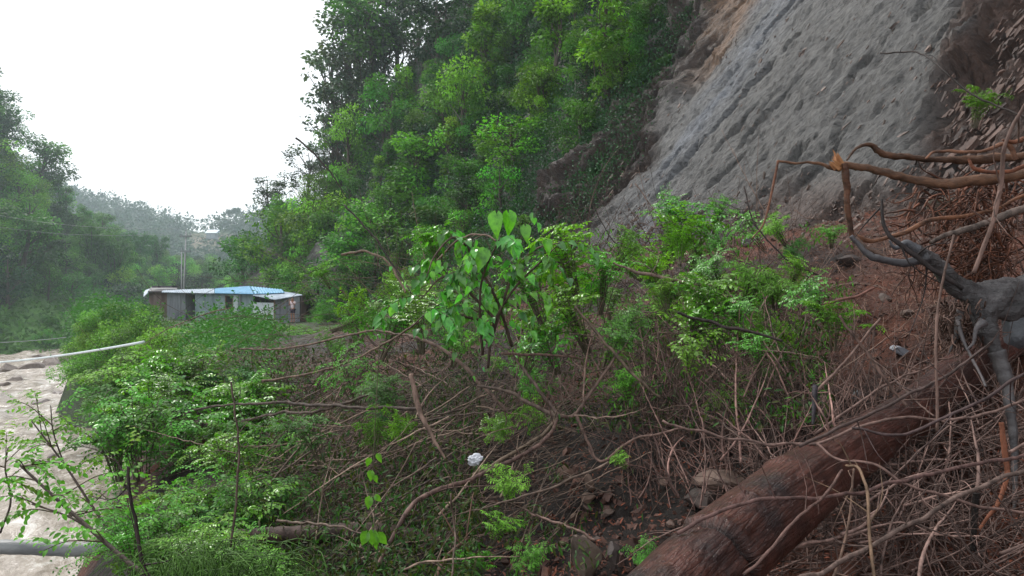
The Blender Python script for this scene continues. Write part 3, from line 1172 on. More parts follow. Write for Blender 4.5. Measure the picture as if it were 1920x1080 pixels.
# woods on the far ridge: one hazy mass
rng = np.random.default_rng(77)
fa = Acc()
nu, nv = FRout.shape[:2]
for k in range(1700):
    i, j = rng.integers(30, nu - 2), rng.integers(4, int(nv * .78))
    q = FRout[i, j]
    p_ = pix(q[None])
    if 340 < p_[0][0] < 430 and 437 < p_[1][0] < 476 and rng.random() < .85:
        continue
    h = rng.uniform(7, 14)
    n = 34
    d = rdir(rng, n)
    base = rng.uniform(.6, 1.3)
    add_leaves(fa, q + np.array((0, 0, h * .6)) + d * np.array((h * .32, h * .32, h * .45)) * rng.uniform(.5, 1, (n, 1)), d + np.array((0, 0, -.2)), np.array((0, 0, 1)) + d + rdir(rng, n) * .6, rng.uniform(1.6, 3.2, n), TD, base * np.ones(3) * rng.uniform(.8, 1.2, (n, 1)))
o = fa.build('far_forest', M['leaf_dark'])
tag(o, 'hazy unbroken forest covering the far ridge', 'forest', None, 'stuff')

# grass and low plants on the opposite foot and over the right hill
def scatter_leaves(name, pts, nrm, size, T, m, colv, label, cat, per=5, spread=.25, seed=1):
    rng = np.random.default_rng(seed)
    a = Acc()
    P_ = np.repeat(pts, per, axis=0)
    sz = np.repeat(size, per) * rng.uniform(.6, 1.2, len(P_))
    cl = np.repeat(colv, per, axis=0) * rng.uniform(.75, 1.25, (len(P_), 1))
    P_ = P_ + rng.normal(size=P_.shape) * spread * (sz / sz.mean())[:, None]
    d = rdir(rng, len(P_))
    add_leaves(a, P_, d + nrm * .6, np.array((0, 0, 1.0)) + rdir(rng, len(P_)) * .8, sz, T, cl)
    o = a.build(name, m)
    tag(o, label, cat, None, 'stuff')
    return o
rng = np.random.default_rng(8)
pts, sz = [], []
while len(pts) < 19000:
    qx, qy = rng.uniform(430, 1330, 4000), rng.uniform(-60, 600, 4000)
    lim = np.interp(qy, [0, 150, 300, 430, 600], [1330, 1265, 1195, 1120, 1000]) + rng.normal(size=4000) * 14
    for a, b, l in zip(qx, qy, lim):
        dens = np.clip((l - a) / 60, .3, 1)
        if a < l and a > spur(max(b, 0)) - 10 and not (b > 555 and a < 620) and rng.random() < dens:
            h = hit(a, b)
            if h is not None:
                pts.append(h)
                sz.append(min(.22, .0042 * h[1]))
        if len(pts) >= 19000:
            break
pts, sz = np.array(pts), np.array(sz)
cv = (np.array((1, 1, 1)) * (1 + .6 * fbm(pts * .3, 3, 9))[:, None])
scatter_leaves('undergrowth', pts + np.array((-.25, -.1, .25)), np.array((-.5, -.3, .6)), sz, TD, M['leaf_dark'], cv * 1.3, 'dense dark undergrowth clothing the right hill between its trees', 'undergrowth', 6, .32, 3)  # leaf colour kept dark to paint shade between the crowns
pts, sz = [], []
for k in range(5200):
    q = loft_at(GLout, GLk, rng.uniform(-160, 600), rng.uniform(0.04, .78)) + rng.normal(size=3) * np.array((.8, .8, .1))
    pts.append(q)
    sz.append(.8)
pts = np.array(pts)
scatter_leaves('valley_undergrowth', pts, np.array((0, -.3, .7)), np.array(sz), TD, M['leaf_mid'], np.ones((len(pts), 3)) * (1 + .4 * fbm(pts * .1, 3, 2))[:, None], 'low green growth covering the opposite slope', 'undergrowth', 6, .7, 4)

# ------------------------------------------------------------------ bushes on the near river bank
rr_ = random.Random(31)
BK = [  # base x, y, height px, depth, bright?
 (180, 655, 90, 44, 1), (215, 650, 95, 45, 1), (240, 672, 100, 41, 1), (285, 700, 108, 37, 1), (150, 690, 80, 43, 1), (160, 720, 80, 40, 1), (310, 660, 110, 38, 1), (370, 665, 110, 36, 1), (280, 720, 120, 33, 1),
 (430, 665, 85, 36, 1), (480, 660, 75, 37, 1), (530, 665, 70, 38, 1), (590, 670, 70, 32, 1), (640, 680, 80, 28, 1), (215, 745, 100, 33, 0),
 (240, 800, 130, 29, 0), (330, 790, 130, 27, 1), (400, 760, 120, 27, 1), (470, 740, 110, 27, 1), (540, 740, 100, 26, 1), (610, 745, 90, 22, 1),
 (300, 850, 130, 23, 0), (380, 850, 140, 20, 1), (450, 830, 130, 19, 1), (520, 820, 120, 18, 1), (180, 770, 60, 38, 0),
 (340, 900, 120, 17, 1), (420, 910, 130, 14, 1), (180, 690, 60, 44, 1), (680, 650, 70, 30, 1), (560, 640, 50, 40, 1), (700, 700, 80, 22, 1),
 (255, 700, 80, 40, 0), (500, 880, 120, 14, 0), (590, 800, 90, 17, 0), (760, 640, 70, 27, 1), (820, 625, 70, 26, 0), (160, 650, 50, 50, 0), (205, 620, 50, 52, 1),(232, 608, 42, 54, 0),
 (355, 640, 50, 45, 1), (395, 645, 45, 45, 1), (450, 640, 45, 46, 1), (500, 625, 40, 47, 1)]
BK = [(a + (28 if a < 290 and b < 840 else 0), b, c, d, e) for a, b, c, d, e in BK]
BK = [(a, b + 10, (min(c, (b + 10 - (572 if a < 300 else 600)) * .88) if 265 < a < 600 else c) * .92, d, e) for a, b, c, d, e in BK if not (265 < a < 600 and b + 10 - 606 < 28)]
def where(px_):
    return 'the river' if px_ < 260 else ('the tin house' if px_ < 560 else 'the hill foot')
for k, (bx, by, hp, dd, br) in enumerate(BK):
    q = P(bx, by, dd)
    s = hp / FPX * dd / 3.6
    pr = (BB if br else BM)[k % 3]
    near_ = 'far' if dd > 38 else ('middle' if dd > 24 else 'near')
    pr.place(tuple(q), (s * rr_.uniform(1.0, 1.3), s * 1.15, s), rr_.uniform(0, 6.28),
             '%s leafy bush of the bank thicket, at its %s side towards %s' % ('bright green' if br else 'deep green', {'far': 'back', 'middle': 'middle', 'near': 'front'}[near_], where(bx)),
             'bushes of the river bank thicket')
# fill the bank under them
pts = []
rng = np.random.default_rng(18)
while len(pts) < 9000:
    yy = rng.uniform(9, 56)
    a, b = float(xw(yy)) + .6, float(xe(yy)) + 2
    xx = rng.uniform(a, b)
    if abs(960 + FPX * xx / yy - 440) < 165 and yy > 36: continue
    zz = float(ground_z(xx, yy)) + rng.uniform(.1, .45)
    if abs(960 + FPX * xx / yy - 440) < 165: zz = min(zz, -78 / FPX * yy)
    pts.append((xx, yy, zz))
pts = np.array(pts)
scatter_leaves('bank_undergrowth', pts, np.array((-.3, -.3, .7)), np.minimum(.2, .0055 * pts[:, 1]), TD, M['leaf_mid'], np.ones((len(pts), 3)), 'low green growth filling the river bank beneath the bushes', 'undergrowth', 8, .4, 6)

# ------------------------------------------------------------------ tin house across the bench
HD = 50.0
def hx(px, d=HD): return (px - 960) / FPX * d
def hzz(py, d=HD): return (540 - py) / FPX * d
zb = -2.75
house = empty('tin_house', (hx(440), HD, -2.45), 'long low house of pale corrugated sheets under a blue and white roof', 'house')
hl = np.array(house.location)
def part(name, build, m, parent=house, origin=hl, smooth=False, **kw):
    a = Acc()
    build(a)
    for v in a.V:
        v -= origin
    o = a.build(name, m, parent, smooth)
    for k_, v_ in kw.items():
        o[k_] = v_
    return o
def corrugated(a, x0, y0, x1, y1, zlo, zhi, th=.05, step=.09, amp=.018):
    """a standing sheet wall between two plan points, wavy in section"""
    L = math.hypot(x1 - x0, y1 - y0)
    n = max(4, int(L / step) * 2)
    t = np.linspace(0, 1, n)
    nx, ny = (y1 - y0) / L, -(x1 - x0) / L
    off = amp * np.where(np.arange(n) % 2 == 0, 1, -1)
    F = np.stack([x0 + (x1 - x0) * t + nx * off, y0 + (y1 - y0) * t + ny * off], 1)
    B = F - np.array((nx, ny)) * th
    zl = np.full(n, zlo)
    zh = zhi if hasattr(zhi, '__len__') else (zhi, zhi)
    zt = np.interp(t, [0, 1], zh)
    V = np.vstack([np.c_[F, zl], np.c_[F, zt], np.c_[B, zl], np.c_[B, zt]])
    i = np.arange(n - 1)
    Fc = [np.stack([i, i + 1, i + 1 + n, i + n], 1), np.stack([i + 2 * n, i + 3 * n, i + 1 + 3 * n, i + 1 + 2 * n], 1),
          np.stack([i + n, i + 1 + n, i + 1 + 3 * n, i + 3 * n], 1)]
    a.add(V, np.vstack(Fc))
y0 = HD
zr = hzz(548.5)
part('wall', lambda a: corrugated(a, hx(366), y0, hx(423), y0, zb, zr), M['tin_wall'], label='pale blue grey sheet wall')
part('wall', lambda a: (corrugated(a, hx(437.5), y0, hx(475), y0, zb, zr), corrugated(a, hx(423.2), y0, hx(437.3), y0, zb, hzz(585)), corrugated(a, hx(423.2), y0, hx(437.3), y0, hzz(555), zr)), M['tin_wall'])
part('wall', lambda a: (corrugated(a, hx(312), y0 + .1, hx(347), y0 + .1, zb, zr)), M['tin_wall_dull'])
part('wall', lambda a: corrugated(a, hx(323), y0 + .03, hx(338), y0 + .03, zb, hzz(551)), M['tin_wall_dull'], label='darker patched sheet panel')
part('wall', lambda a: (corrugated(a, hx(312), y0 + 4, hx(312), y0 + .15, zb, zr), corrugated(a, hx(366), y0 + .1, hx(366), y0 + 2, zb, zr), corrugated(a, hx(347), y0 + 1.6, hx(347), y0 + .2, zb, zr),
                        corrugated(a, hx(345), y0 + 3.8, hx(530), y0 + 3.8, zb, zr)), M['tin_wall_dull'])
wf = part('window', lambda a: [add_box(a, c, s) for c, s in [((hx(423.6), y0 - .03, hzz(570)), (.07, .07, 1.16)), ((hx(436.8), y0 - .03, hzz(570)), (.07, .07, 1.16)),
        ((hx(430.2), y0 - .03, hzz(555)), (.58, .07, .06)), ((hx(430.2), y0 - .03, hzz(585)), (.58, .07, .06)), ((hx(430.2), y0 - .02, hzz(568)), (.44, .05, .05))]], M['wood_old'])
part('pane', lambda a: add_box(a, (hx(430.2), y0 + .04, hzz(570)), (.5, .02, 1.15)), M['dark'], wf)
part('shutter', lambda a: add_box(a, (hx(443), y0 - .12, hzz(569)), (.3, .04, 1.2), rz=.5), M['pale_metal'])
part('post', lambda a: add_box(a, (hx(451), y0 - .09, (zb + zr) / 2), (.12, .1, zr - zb)), M['tin_wall_dull'])
dr = part('door', lambda a: add_box(a, (hx(472), y0 + .08, hzz(575)), (.32, .05, 1.7)), M['dark'])
# side block in front on the right
c1 = (hx(515, 48.6), 48.6)
part('wall', lambda a: corrugated(a, hx(475.5), y0 - .05, c1[0] - .1, c1[1] + .1, zb, hzz(567)), M['pale_metal'], label='low pale wall under the open slot')
part('wall', lambda a: corrugated(a, c1[0], c1[1], hx(563, 49.6), 49.6, zb, (hzz(558, 48.6), hzz(553, 49.6))), M['tin_wall_dull'])
part('wall', lambda a: corrugated(a, hx(563, 49.6), 49.65, hx(563, 49.6) - .1, 53, zb, hzz(553)), M['tin_rust'])
part('door', lambda a: add_box(a, (hx(552, 49.2), 49.15, hzz(580, 49.2)), (.75, .04, 1.8), rz=.5), M['tin_wall_dull'])
part('opening_shade', lambda a: add_box(a, (hx(497), y0 + .35, hzz(560)), (1.3, .05, .6)), M['dark'])  # dark sheet painting the shade inside the open slot
part('post', lambda a: add_box(a, (c1[0], c1[1] - .04, (zb + hzz(558, 48.6)) / 2), (.09, .09, hzz(558, 48.6) - zb - .05)), M['wood_old'])
def slab(p4, th=.05):
    top = np.array(p4, dtype=float)
    bot = top - np.array((0, 0, th))
    return bot, top
# roofs rise away from the river side
def wavy_roof(a, A, B, Cc, D, n=60, amp=.02, th=.04):
    """A-B front edge, D-C back edge; waves run front to back"""
    A, B, Cc, D = map(np.array, (A, B, Cc, D))
    t = np.linspace(0, 1, n)[:, None]
    f = A * (1 - t) + B * t
    b = D * (1 - t) + Cc * t
    off = np.zeros((n, 3))
    off[:, 2] = amp * np.where(np.arange(n) % 2 == 0, 1, -1)
    d = np.array((0, 0, th))
    V = np.vstack([f + off, b + off, f + off - d, b + off - d])
    i = np.arange(n - 1)
    a.add(V, np.vstack([np.stack([i, i + 1, i + 1 + n, i + n], 1), np.stack([i + 2 * n, i + 3 * n, i + 1 + 3 * n, i + 1 + 2 * n], 1),
                        np.stack([i, i + 2 * n, i + 1 + 2 * n, i + 1], 1), np.stack([i + n, i + 1 + n, i + 1 + 3 * n, i + 3 * n], 1)]))
part('roof', lambda a: wavy_roof(a, P(303, 547.5, 49.6), P(402, 549.5, 49.5), P(402, 541.0, 54.2), P(306, 543.8, 54.2)), M['roof_pale'], label='rust edged whitish roof sheets')
part('roof', lambda a: wavy_roof(a, P(402.3, 549.0, 49.5), P(476, 550.8, 49.4), P(468, 536.2, 54.4), P(402.3, 540.6, 54.3)), M['roof_blue'], label='bright blue roof sheets')
part('roof', lambda a: wavy_roof(a, P(476.5, 550.6, 49.4), P(534, 548.4, 50.6), P(529, 542.5, 54.4), P(468.5, 536.6, 54.4), 24), M['roof_blue'])
part('roof', lambda a: wavy_roof(a, P(474, 553.3, 49.2), P(515, 561, 48.2), P(567, 552.5, 49.4), P(532, 546.8, 52.5), 30), M['roof_pale'], label='pale lean-to roof over the right block')
# dark roofed shed at the back left
shed = empty('shed', (hx(300, 55), 55, -2.5), 'small rusty shed with a ragged dark roof, at the left end of the tin house', 'shed')
sl_ = np.array(shed.location)
part('wall', lambda a: corrugated(a, hx(292, 55), 54, hx(325, 55), 54, zb, hzz(545, 54)), M['tin_rust'], shed, sl_)
part('wall', lambda a: corrugated(a, hx(281, 55), 56, hx(291.5, 55), 54, zb, hzz(547, 54)), M['tin_wall_dull'], shed, sl_)
part('roof', lambda a: (add_hexa(a, *slab([P(277, 546, 53.4), P(334, 544.5, 53.4), P(330, 537, 57), P(283, 538.5, 57)], .08))), M['roof_dark'], shed, sl_)
part('roof', lambda a: (add_hexa(a, *slab([P(269, 556, 53.6), P(281, 545, 53.6), P(283, 540, 56), P(270, 545, 56)], .05))), M['roof_pale'], shed, sl_, label='loose pale sheet sagging off the roof end')
part('roof', lambda a: [add_box(a, P(295 + 9 * k, 537.5, 54.5), (.5, .7, .16), rz=k) for k in range(4)], M['roof_dark'], shed, sl_, label='scraps weighing down the roof')
# brick heap beneath the wall
rg = np.random.default_rng(12)
for k in range(46):
    u_ = rg.uniform(0, 1)
    pxk = 360 + 88 * u_
    q = P(pxk, 600 + rg.uniform(0, 13), 49.2 - rg.uniform(0, 1.3))
    a = Acc()
    add_box(a, (0, 0, 0), (.26, .13, .10) if k % 3 else (.36, .25, .16))
    o = a.build('brick', M['brick_red'] if k % 4 else M['stone'], smooth=False)
    o.location = q
    o.rotation_euler = tuple(rg.uniform(-.4, .4, 2)) + (rg.uniform(0, 3),)
    tag(o, 'loose red brick or stone in the heap along the tin house wall', 'brick', 'bricks heaped under the house wall')
a = Acc()
add_hexa(a, np.array([P(355, 622, 48.6), P(450, 622, 48.6), (hx(452), 50, -3.4), (hx(353), 50, -3.4)]), np.array([P(358, 608, 48.9), P(448, 609, 48.9), (hx(450), 49.93, -2.36), (hx(355), 49.93, -2.36)]))
o = a.build('stone_footing', M['stone'], smooth=False)
tag(o, 'rough stone footing of broken brick under the pale house wall', 'footing')

for k, (x_, d_, h_, kd_, lab_) in enumerate([(548, 60, 95, TM, 'dense tree rising right behind the lean-to roof of the tin house'), (598, 52, 100, TB, 'bright tree right of the tin house, at the foot of the spur'),
        (505, 64, 85, TB, 'bright round tree peeping over the blue roof'), (635, 48, 90, TM, 'green tree between the tin house and the brush pile'), (575, 56, 70, BM, 'low bush behind the right corner of the house'),
        (612, 45, 45, BB, 'low bright bush on the bench right of the standing person')]):
    q = P(x_, 600, d_)
    q[2] = -2.6
    s_ = h_ / FPX * d_ / 6
    if kd_ in (BM, BB): s_ *= 1.6
    kd_[k % 3].place(tuple(q), s_, k * 1.1, lab_, None)

# ------------------------------------------------------------------ the person by the right corner
def skin_body(name, pts, edges, radii, m, parent=None, sub=2):
    me = bpy.data.meshes.new(name)
    me.from_pydata([tuple(p) for p in pts], edges, [])
    o = bpy.data.objects.new(name, me)
    COL.objects.link(o)
    md = o.modifiers.new('Skin', 'SKIN')
    if not me.skin_vertices:
        me.skin_vertices.new()
    for i, r in enumerate(radii):
        me.skin_vertices[0].data[i].radius = (r, r) if not hasattr(r, '__len__') else r
    me.skin_vertices[0].data[0].use_root = True
    md.use_smooth_shade = True
    s = o.modifiers.new('Sub', 'SUBSURF')
    s.levels = s.render_levels = sub
    me.materials.append(m)
    if parent is not None:
        o.parent = parent
    return o
pp_ = P(549, 604.5, 47.6)
person = empty('person', (pp_[0], pp_[1], pp_[2]), 'person in pale pink top and dark shorts, hands raised to the face, beside the house', 'person', None, -.35)
J = [(0, 0, .95), (0, 0, 1.10), (0, .01, 1.32), (0, 0, 1.46), (0, -.015, 1.56), (0, -.02, 1.66),
     (-.17, 0, 1.39), (-.23, -.10, 1.16), (-.09, -.24, 1.46), (.17, 0, 1.39), (.23, -.10, 1.16), (.09, -.24, 1.46),
     (-.09, 0, .90), (-.10, -.02, .50), (-.10, .02, .08), (.09, 0, .90), (.10, -.02, .50), (.11, .02, .08), (-.11, -.13, .04), (.12, -.13, .04)]
E = [(0, 1), (1, 2), (2, 3), (3, 4), (4, 5), (2, 6), (6, 7), (7, 8), (2, 9), (9, 10), (10, 11), (0, 12), (12, 13), (13, 14), (0, 15), (15, 16), (16, 17), (14, 18), (17, 19)]
Rr = [(.13, .1), (.12, .09), (.15, .1), .055, .085, .09, .06, .042, .034, .06, .042, .034, .085, .055, .042, .085, .055, .042, .03, .03]
skin_body('body', J, E, Rr, M['skin'], person)
for sgn in (-1, 1):      # hands: palm with five short fingers, closed in front of the face
    base = np.array((sgn * .09, -.24, 1.46))
    hp = [base, base + (0, -.005, .06)]
    he_ = [(0, 1)]
    hr = [.022, .028]
    for f_ in range(4):
        o1 = base + (sgn * (-.028 + .019 * f_), -.012, .085)
        o2 = o1 + (-sgn * .004, .016, .035 - .004 * abs(f_ - 1))
        hp += [o1, o2]
        i = len(hp) - 2
        he_ += [(1, i), (i, i + 1)]
        hr += [.0095, .0075]
    o1 = base + (-sgn * .035, .005, .04)
    hp += [o1, o1 + (-sgn * .015, .012, .03)]
    he_ += [(0, len(hp) - 2), (len(hp) - 2, len(hp) - 1)]
    hr += [.011, .009]
    skin_body('hand', hp, he_, hr, M['skin'], person, 1)
skin_body('shirt', [(0, 0, .90), (0, 0, 1.10), (0, .01, 1.33), (-.17, 0, 1.39), (-.215, -.05, 1.24), (.17, 0, 1.39), (.215, -.05, 1.24)],
          [(0, 1), (1, 2), (2, 3), (3, 4), (2, 5), (5, 6)], [(.155, .12), (.145, .115), (.17, .12), .078, .065, .078, .065], M['cloth_pale'], person)
skin_body('shorts', [(0, 0, .93), (-.09, 0, .85), (-.10, -.01, .60), (.09, 0, .85), (.10, -.01, .60)], [(0, 1), (1, 2), (0, 3), (3, 4)], [(.15, .115), .105, .088, .105, .088], M['cloth_dark'], person)
skin_body('hair', [(0, .02, 1.66), (0, .03, 1.72)], [(0, 1)], [.1, .085], M['hair'], person)
a = Acc()
for ex in (-.034, .034):
    V, F = rock((.013, .008, .01), 3)
    a.add(V * .9 + (ex, -.108, 1.63), F)
V, F = rock((.016, .03, .026), 4)
a.add(V + (0, -.115, 1.60), F)
a.build('face', M['skin'], person)

# ------------------------------------------------------------------ pole, pipe and wires
pole = empty('utility_pole', tuple(P(345, 560, 62)), 'concrete utility pole with two crossarms rising behind the tin house roof', 'utility pole')
po = np.array(pole.location)
def tubepart(name, pts, r, m, parent, origin, sides=8):
    a = Acc()
    for p_ in pts:
        add_tube(a, p_, r, sides)
    for v in a.V:
        v -= origin
    return a.build(name, m, parent)
tubepart('shaft', [np.array([P(344, 570, 62), P(349, 434, 62)])], [.10, .06], M['concrete'], pole, po)
tubepart('shaft', [np.array([P(340.5, 470, 62.3), P(340.5, 570, 62.3)])], [.05, .07], M['concrete'], pole, po)
for py_, w_ in ((443, 9), (471, 8)):
    a = Acc()
    add_box(a, P(348, py_, 61.9) - po, (w_ * 2.4 / FPX * 62, .16, .15))
    o = a.build('crossarm', M['cable'], pole, smooth=False)
for k, (ix, iy) in enumerate([(340, 440), (348.5, 431), (357, 440), (341, 468), (355, 468)]):
    a = Acc()
    c = P(ix, iy, 61.9) - po
    add_tube(a, np.array([c - (0, 0, .12), c + (0, 0, .03), c + (0, 0, .05), c + (0, 0, .15)]), [.03, .05, .03, .045], 8)
    a.build('insulator', M['tin_wall_dull'], pole)
def sag(a, b, s, n=24):
    t = np.linspace(0, 1, n)[:, None]
    p_ = np.asarray(a) * (1 - t) + np.asarray(b) * t
    p_[:, 2] -= 4 * s * (t * (1 - t))[:, 0]
    return p_
a = Acc(); add_tube(a, sag(P(-80, 683, 44), P(270, 641, 28), .2), .052, 10)
tag(a.build('hanging_pipe', M['pale_metal']), 'long pale pipe strung across the river towards the bushes', 'pipe')
a = Acc(); add_tube(a, sag(P(-60, 643, 70), P(205, 622, 55), .25), .03, 6)
tag(a.build('cable', M['cable']), 'thin grey cable above the pale pipe over the river', 'cable')
for k, (c0, c1_) in enumerate([((340, 440), (-100, 405)), ((357, 440), (620, 470)), ((348.5, 431), (-100, 380))]):
    a = Acc(); add_tube(a, sag(P(c0[0], c0[1] - 2, 61.9), P(c1_[0], c1_[1], 90), 1.0), .012, 4)
    tag(a.build('power_line', M['cable']), ['thin power line from the left end of the top crossarm over the valley', 'thin power line from the right end of the crossarm to the hill trees', 'thin power line from the pole tip over the valley'][k], 'power line')
# far farmhouse on the saddle
fh = empty('farmhouse', tuple(P(398, 443, 420)), 'tiny white roofed farmhouse on the terraced saddle of the far ridge', 'house')
a = Acc(); add_box(a, (0, 0, 0), (5.6, 4, 3.2)); a.build('wall', M['tin_wall_dull'], fh, smooth=False)
a = Acc()
add_hexa(a, np.array([(-3.6, -2.5, 1.62), (3.6, -2.5, 1.62), (3.6, 2.5, 2.3), (-3.6, 2.5, 2.3)]), np.array([(-3.6, -2.5, 1.9), (3.6, -2.5, 1.9), (3.5, 2.3, 4.2), (-3.5, 2.3, 4.2)]))
a.build('roof', M['roof_pale'], fh, smooth=False)

# ------------------------------------------------------------------ near things: depth map of the bare land
DX, DY = np.arange(-400, 2340, 20), np.arange(300, 1500, 20)
DM = np.empty((len(DX), len(DY)))
for i, a_ in enumerate(DX):
    for j, b_ in enumerate(DY):
        h = hit(a_, b_)
        DM[i, j] = 60 if h is None else h[1]
def gd(px_, py_):
    """depth of the land behind a picture point"""
    i = np.clip((np.asarray(px_, float) - DX[0]) / 20, 0, len(DX) - 1.001)
    j = np.clip((np.asarray(py_, float) - DY[0]) / 20, 0, len(DY) - 1.001)
    i0, j0 = i.astype(int), j.astype(int)
    u_, v_ = i - i0, j - j0
    return DM[i0, j0] * (1 - u_) * (1 - v_) + DM[i0 + 1, j0] * u_ * (1 - v_) + DM[i0, j0 + 1] * (1 - u_) * v_ + DM[i0 + 1, j0 + 1] * u_ * v_

def pl(seq, d):
    """picture points (and depths) to places"""
    n_ = len(seq)
    dd = np.interp(np.linspace(0, 1, n_), np.linspace(0, 1, len(d)), d) if hasattr(d, '__len__') else np.full(n_, d)
    return np.array([P(a_, b_, c_) for (a_, b_), c_ in zip(seq, dd)])

# the fallen trunk
lp = smooth_path(np.array([P(1200, 1190, 2.0), P(1330, 1058, 2.35), P(1460, 945, 2.8), P(1580, 852, 3.4), P(1695, 783, 3.85), P(1790, 708, 4.3), P(1870, 650, 4.7), P(1990, 590, 5.2)]), 420)
sd_ = 110
Rl = np.interp(np.linspace(0, 1, 420), [0, .16, .3, .5, .7, .85, 1], [.146, .141, .143, .130, .122, .115, .11])
V, F, F2 = tube(lp, Rl, sd_)
ring = np.repeat(np.arange(420), sd_)
ang = np.tile(np.linspace(0, 2 * math.pi, sd_, endpoint=False), 420)
L_ = ring / 420 * 6.0
cp = np.stack([np.cos(ang) * 2.6, np.sin(ang) * 2.6, L_ * 1.1], 1)
plate = np.abs(fbm(np.stack([np.cos(ang) * 4.2, np.sin(ang) * 4.2, L_ * 2.1], 1), 3, 201))
dr_ = fbm(cp * .35, 3, 203) * .028 - (.10 - np.clip(plate, 0, .10)) * .06 + fbm(cp * 5, 3, 205) * .0035
Lc = 6.0 * .155
crk = np.exp(-((L_ - Lc - .05 * np.sin(ang)) / .022) ** 2)
lip_ = np.exp(-((L_ - Lc - .05 * np.sin(ang) - .07) / .05) ** 2)
step_ = np.where(L_ < Lc, -.006, .003)
dr_ = dr_ - crk * .032 + lip_ * .007 + step_
for kl, ka, kr in ((1.9, 4.2, .10), (2.9, 3.6, .08), (3.6, 5.0, .09), (1.3, 4.9, .06), (4.4, 4.0, .08)):
    dd2 = ((L_ - kl) * 1.1) ** 2 + (((ang - ka + math.pi) % (2 * math.pi) - math.pi) * .15) ** 2
    dr_ = dr_ + .020 * np.exp(-dd2 / (kr * .6) ** 2) - .026 * np.exp(-dd2 / (kr * .22) ** 2)
cen_ = np.repeat(lp, sd_, axis=0)
nv_ = V[:420 * sd_] - cen_
nv_ /= np.linalg.norm(nv_, axis=1)[:, None]
V[:420 * sd_] += nv_ * dr_[:, None]
Cc = np.zeros((len(V), 3))
Cc[:420 * sd_, 0] = np.abs(ang - math.pi) / math.pi
Cc[:420 * sd_, 1] = L_ / 6
Cc[:420 * sd_, 2] = crk
a = Acc()
a.add(V, F, Cc)
a.F.append(F2); a.M.append(np.zeros(len(F2), dtype=np.int32))
tag(a.build('fallen_tree', M['wet_bark']), 'thick wet red brown tree trunk lying diagonally across the lower right corner', 'tree trunk')

# pale log over the river and its darker neighbour
rgl = np.random.default_rng(3)
a = Acc(); add_tube(a, smooth_path(pl([(-90, 1026), (40, 1026), (150, 1030), (240, 1018), (330, 1010), (440, 1000)], [4.6, 4.9]), 60), [.047, .047, .042, .038], 16, np.array((1.6, 1.7, 1.6)), bump=.07, rng=rgl)
tag(a.build('pale_log', M['grey_bark']), 'straight pale grey log reaching out over the river at the lower left', 'log')
a = Acc(); add_tube(a, smooth_path(pl([(425, 1008), (560, 1003), (700, 1000), (860, 1022)], [4.2, 4.1]), 60), [.045, .055, .062, .05], 14, np.array((.55, .45, .42)), bump=.08, rng=rgl)
tag(a.build('buried_log', M['twig']), 'dark log half hidden in the leaf litter at the bottom centre left', 'log')

def remesh(o, vs, sm=6):
    r_ = o.modifiers.new('Merge', 'REMESH'); r_.mode = 'VOXEL'; r_.voxel_size = vs; r_.use_smooth_shade = True
    s_ = o.modifiers.new('Soft', 'SMOOTH'); s_.factor = .5; s_.iterations = sm
    for nm_, sc_, st_ in (('knots', .09, .035), ('grain', .022, .012)):
        tx = bpy.data.textures.new(nm_, 'CLOUDS'); tx.noise_scale = sc_; tx.noise_depth = 3
        dm = o.modifiers.new(nm_, 'DISPLACE'); dm.texture = tx; dm.strength = st_; dm.mid_level = .5; dm.texture_coords = 'LOCAL'

# uprooted grey tree
up = empty('uprooted_tree', tuple(P(1835, 560, 3.45)), 'smooth grey uprooted tree base with spreading roots, entering from the right edge', 'uprooted tree')
uo = np.array(up.location)
def rootpart(name, m, tubes, parent, origin, col=(1, 1, 1), rm=None, sides=12, bump_=.06, nseg=30, **kw):
    a = Acc()
    for seq, d, r in tubes:
        n5 = 70
        p5 = smooth_path(pl(seq, d), n5)
        p5 = p5 + fbm(p5 * 9.0, 3, 12)[:, None] * np.array((.5, .3, 1.0)) * min(.02, .9 * float(np.max(r)))
        r5 = np.interp(np.linspace(0, 1, n5), np.linspace(0, 1, len(r)), r) * (.62 if m is M['root_brown'] else .8) * (1 + .30 * fbm(p5 * 16.0, 3, 13))
        add_tube(a, p5, r5, sides, np.array(col), bump=bump_, rng=rgl)
    for v in a.V:
        v -= origin
    o = a.build(name, m, parent)
    if rm:
        remesh(o, rm)
    for k_, v_ in kw.items():
        o[k_] = v_
    return o
rootpart('trunk', M['grey_wood'], [
    ([(2500, 440), (2200, 495), (2060, 520), (1980, 535), (1900, 545), (1835, 552), (1785, 525), (1745, 487), (1705, 462)], [4.3, 3.8, 3.45, 3.3], [.082, .082, .084, .086, .092, .062, .044, .028]),
    ([(1800, 530), (1838, 575), (1852, 620), (1872, 670), (1890, 730)], [3.45, 3.35], [.078, .078, .056, .040, .030]),
    ([(1880, 545), (1845, 590), (1856, 630)], [3.5, 3.36], [.08, .07, .04]),
    ([(1960, 560), (1880, 580), (1830, 590)], [3.6, 3.5], [.075, .075, .04])], up, uo, (.85, .88, .95), .011)
rootpart('root', M['grey_bark'], [([(1868, 660), (1888, 725), (1898, 800), (1903, 880), (1901, 960)], [3.36, 3.2], [.05, .036, .024, .017, .009])], up, uo, (.55, .50, .47), label='long grey root hanging down')
rootpart('root', M['grey_bark'], [([(1742, 480), (1722, 486), (1690, 492), (1655, 486), (1625, 470), (1596, 440)], [3.32, 3.4], [.035, .028, .024, .02, .013])], up, uo, (.45, .42, .42), label='thin dark crooked root')
rootpart('root', M['grey_bark'], [([(1720, 470), (1700, 458), (1680, 465), (1668, 450)], [3.3, 3.3], [.03, .022, .012, .005])], up, uo, (.6, .6, .62))
rootpart('root', M['grey_bark'], [([(1800, 580), (1796, 615), (1790, 640), (1776, 668)], [3.4, 3.4], [.03, .018, .01, .004])], up, uo, (.6, .54, .5))
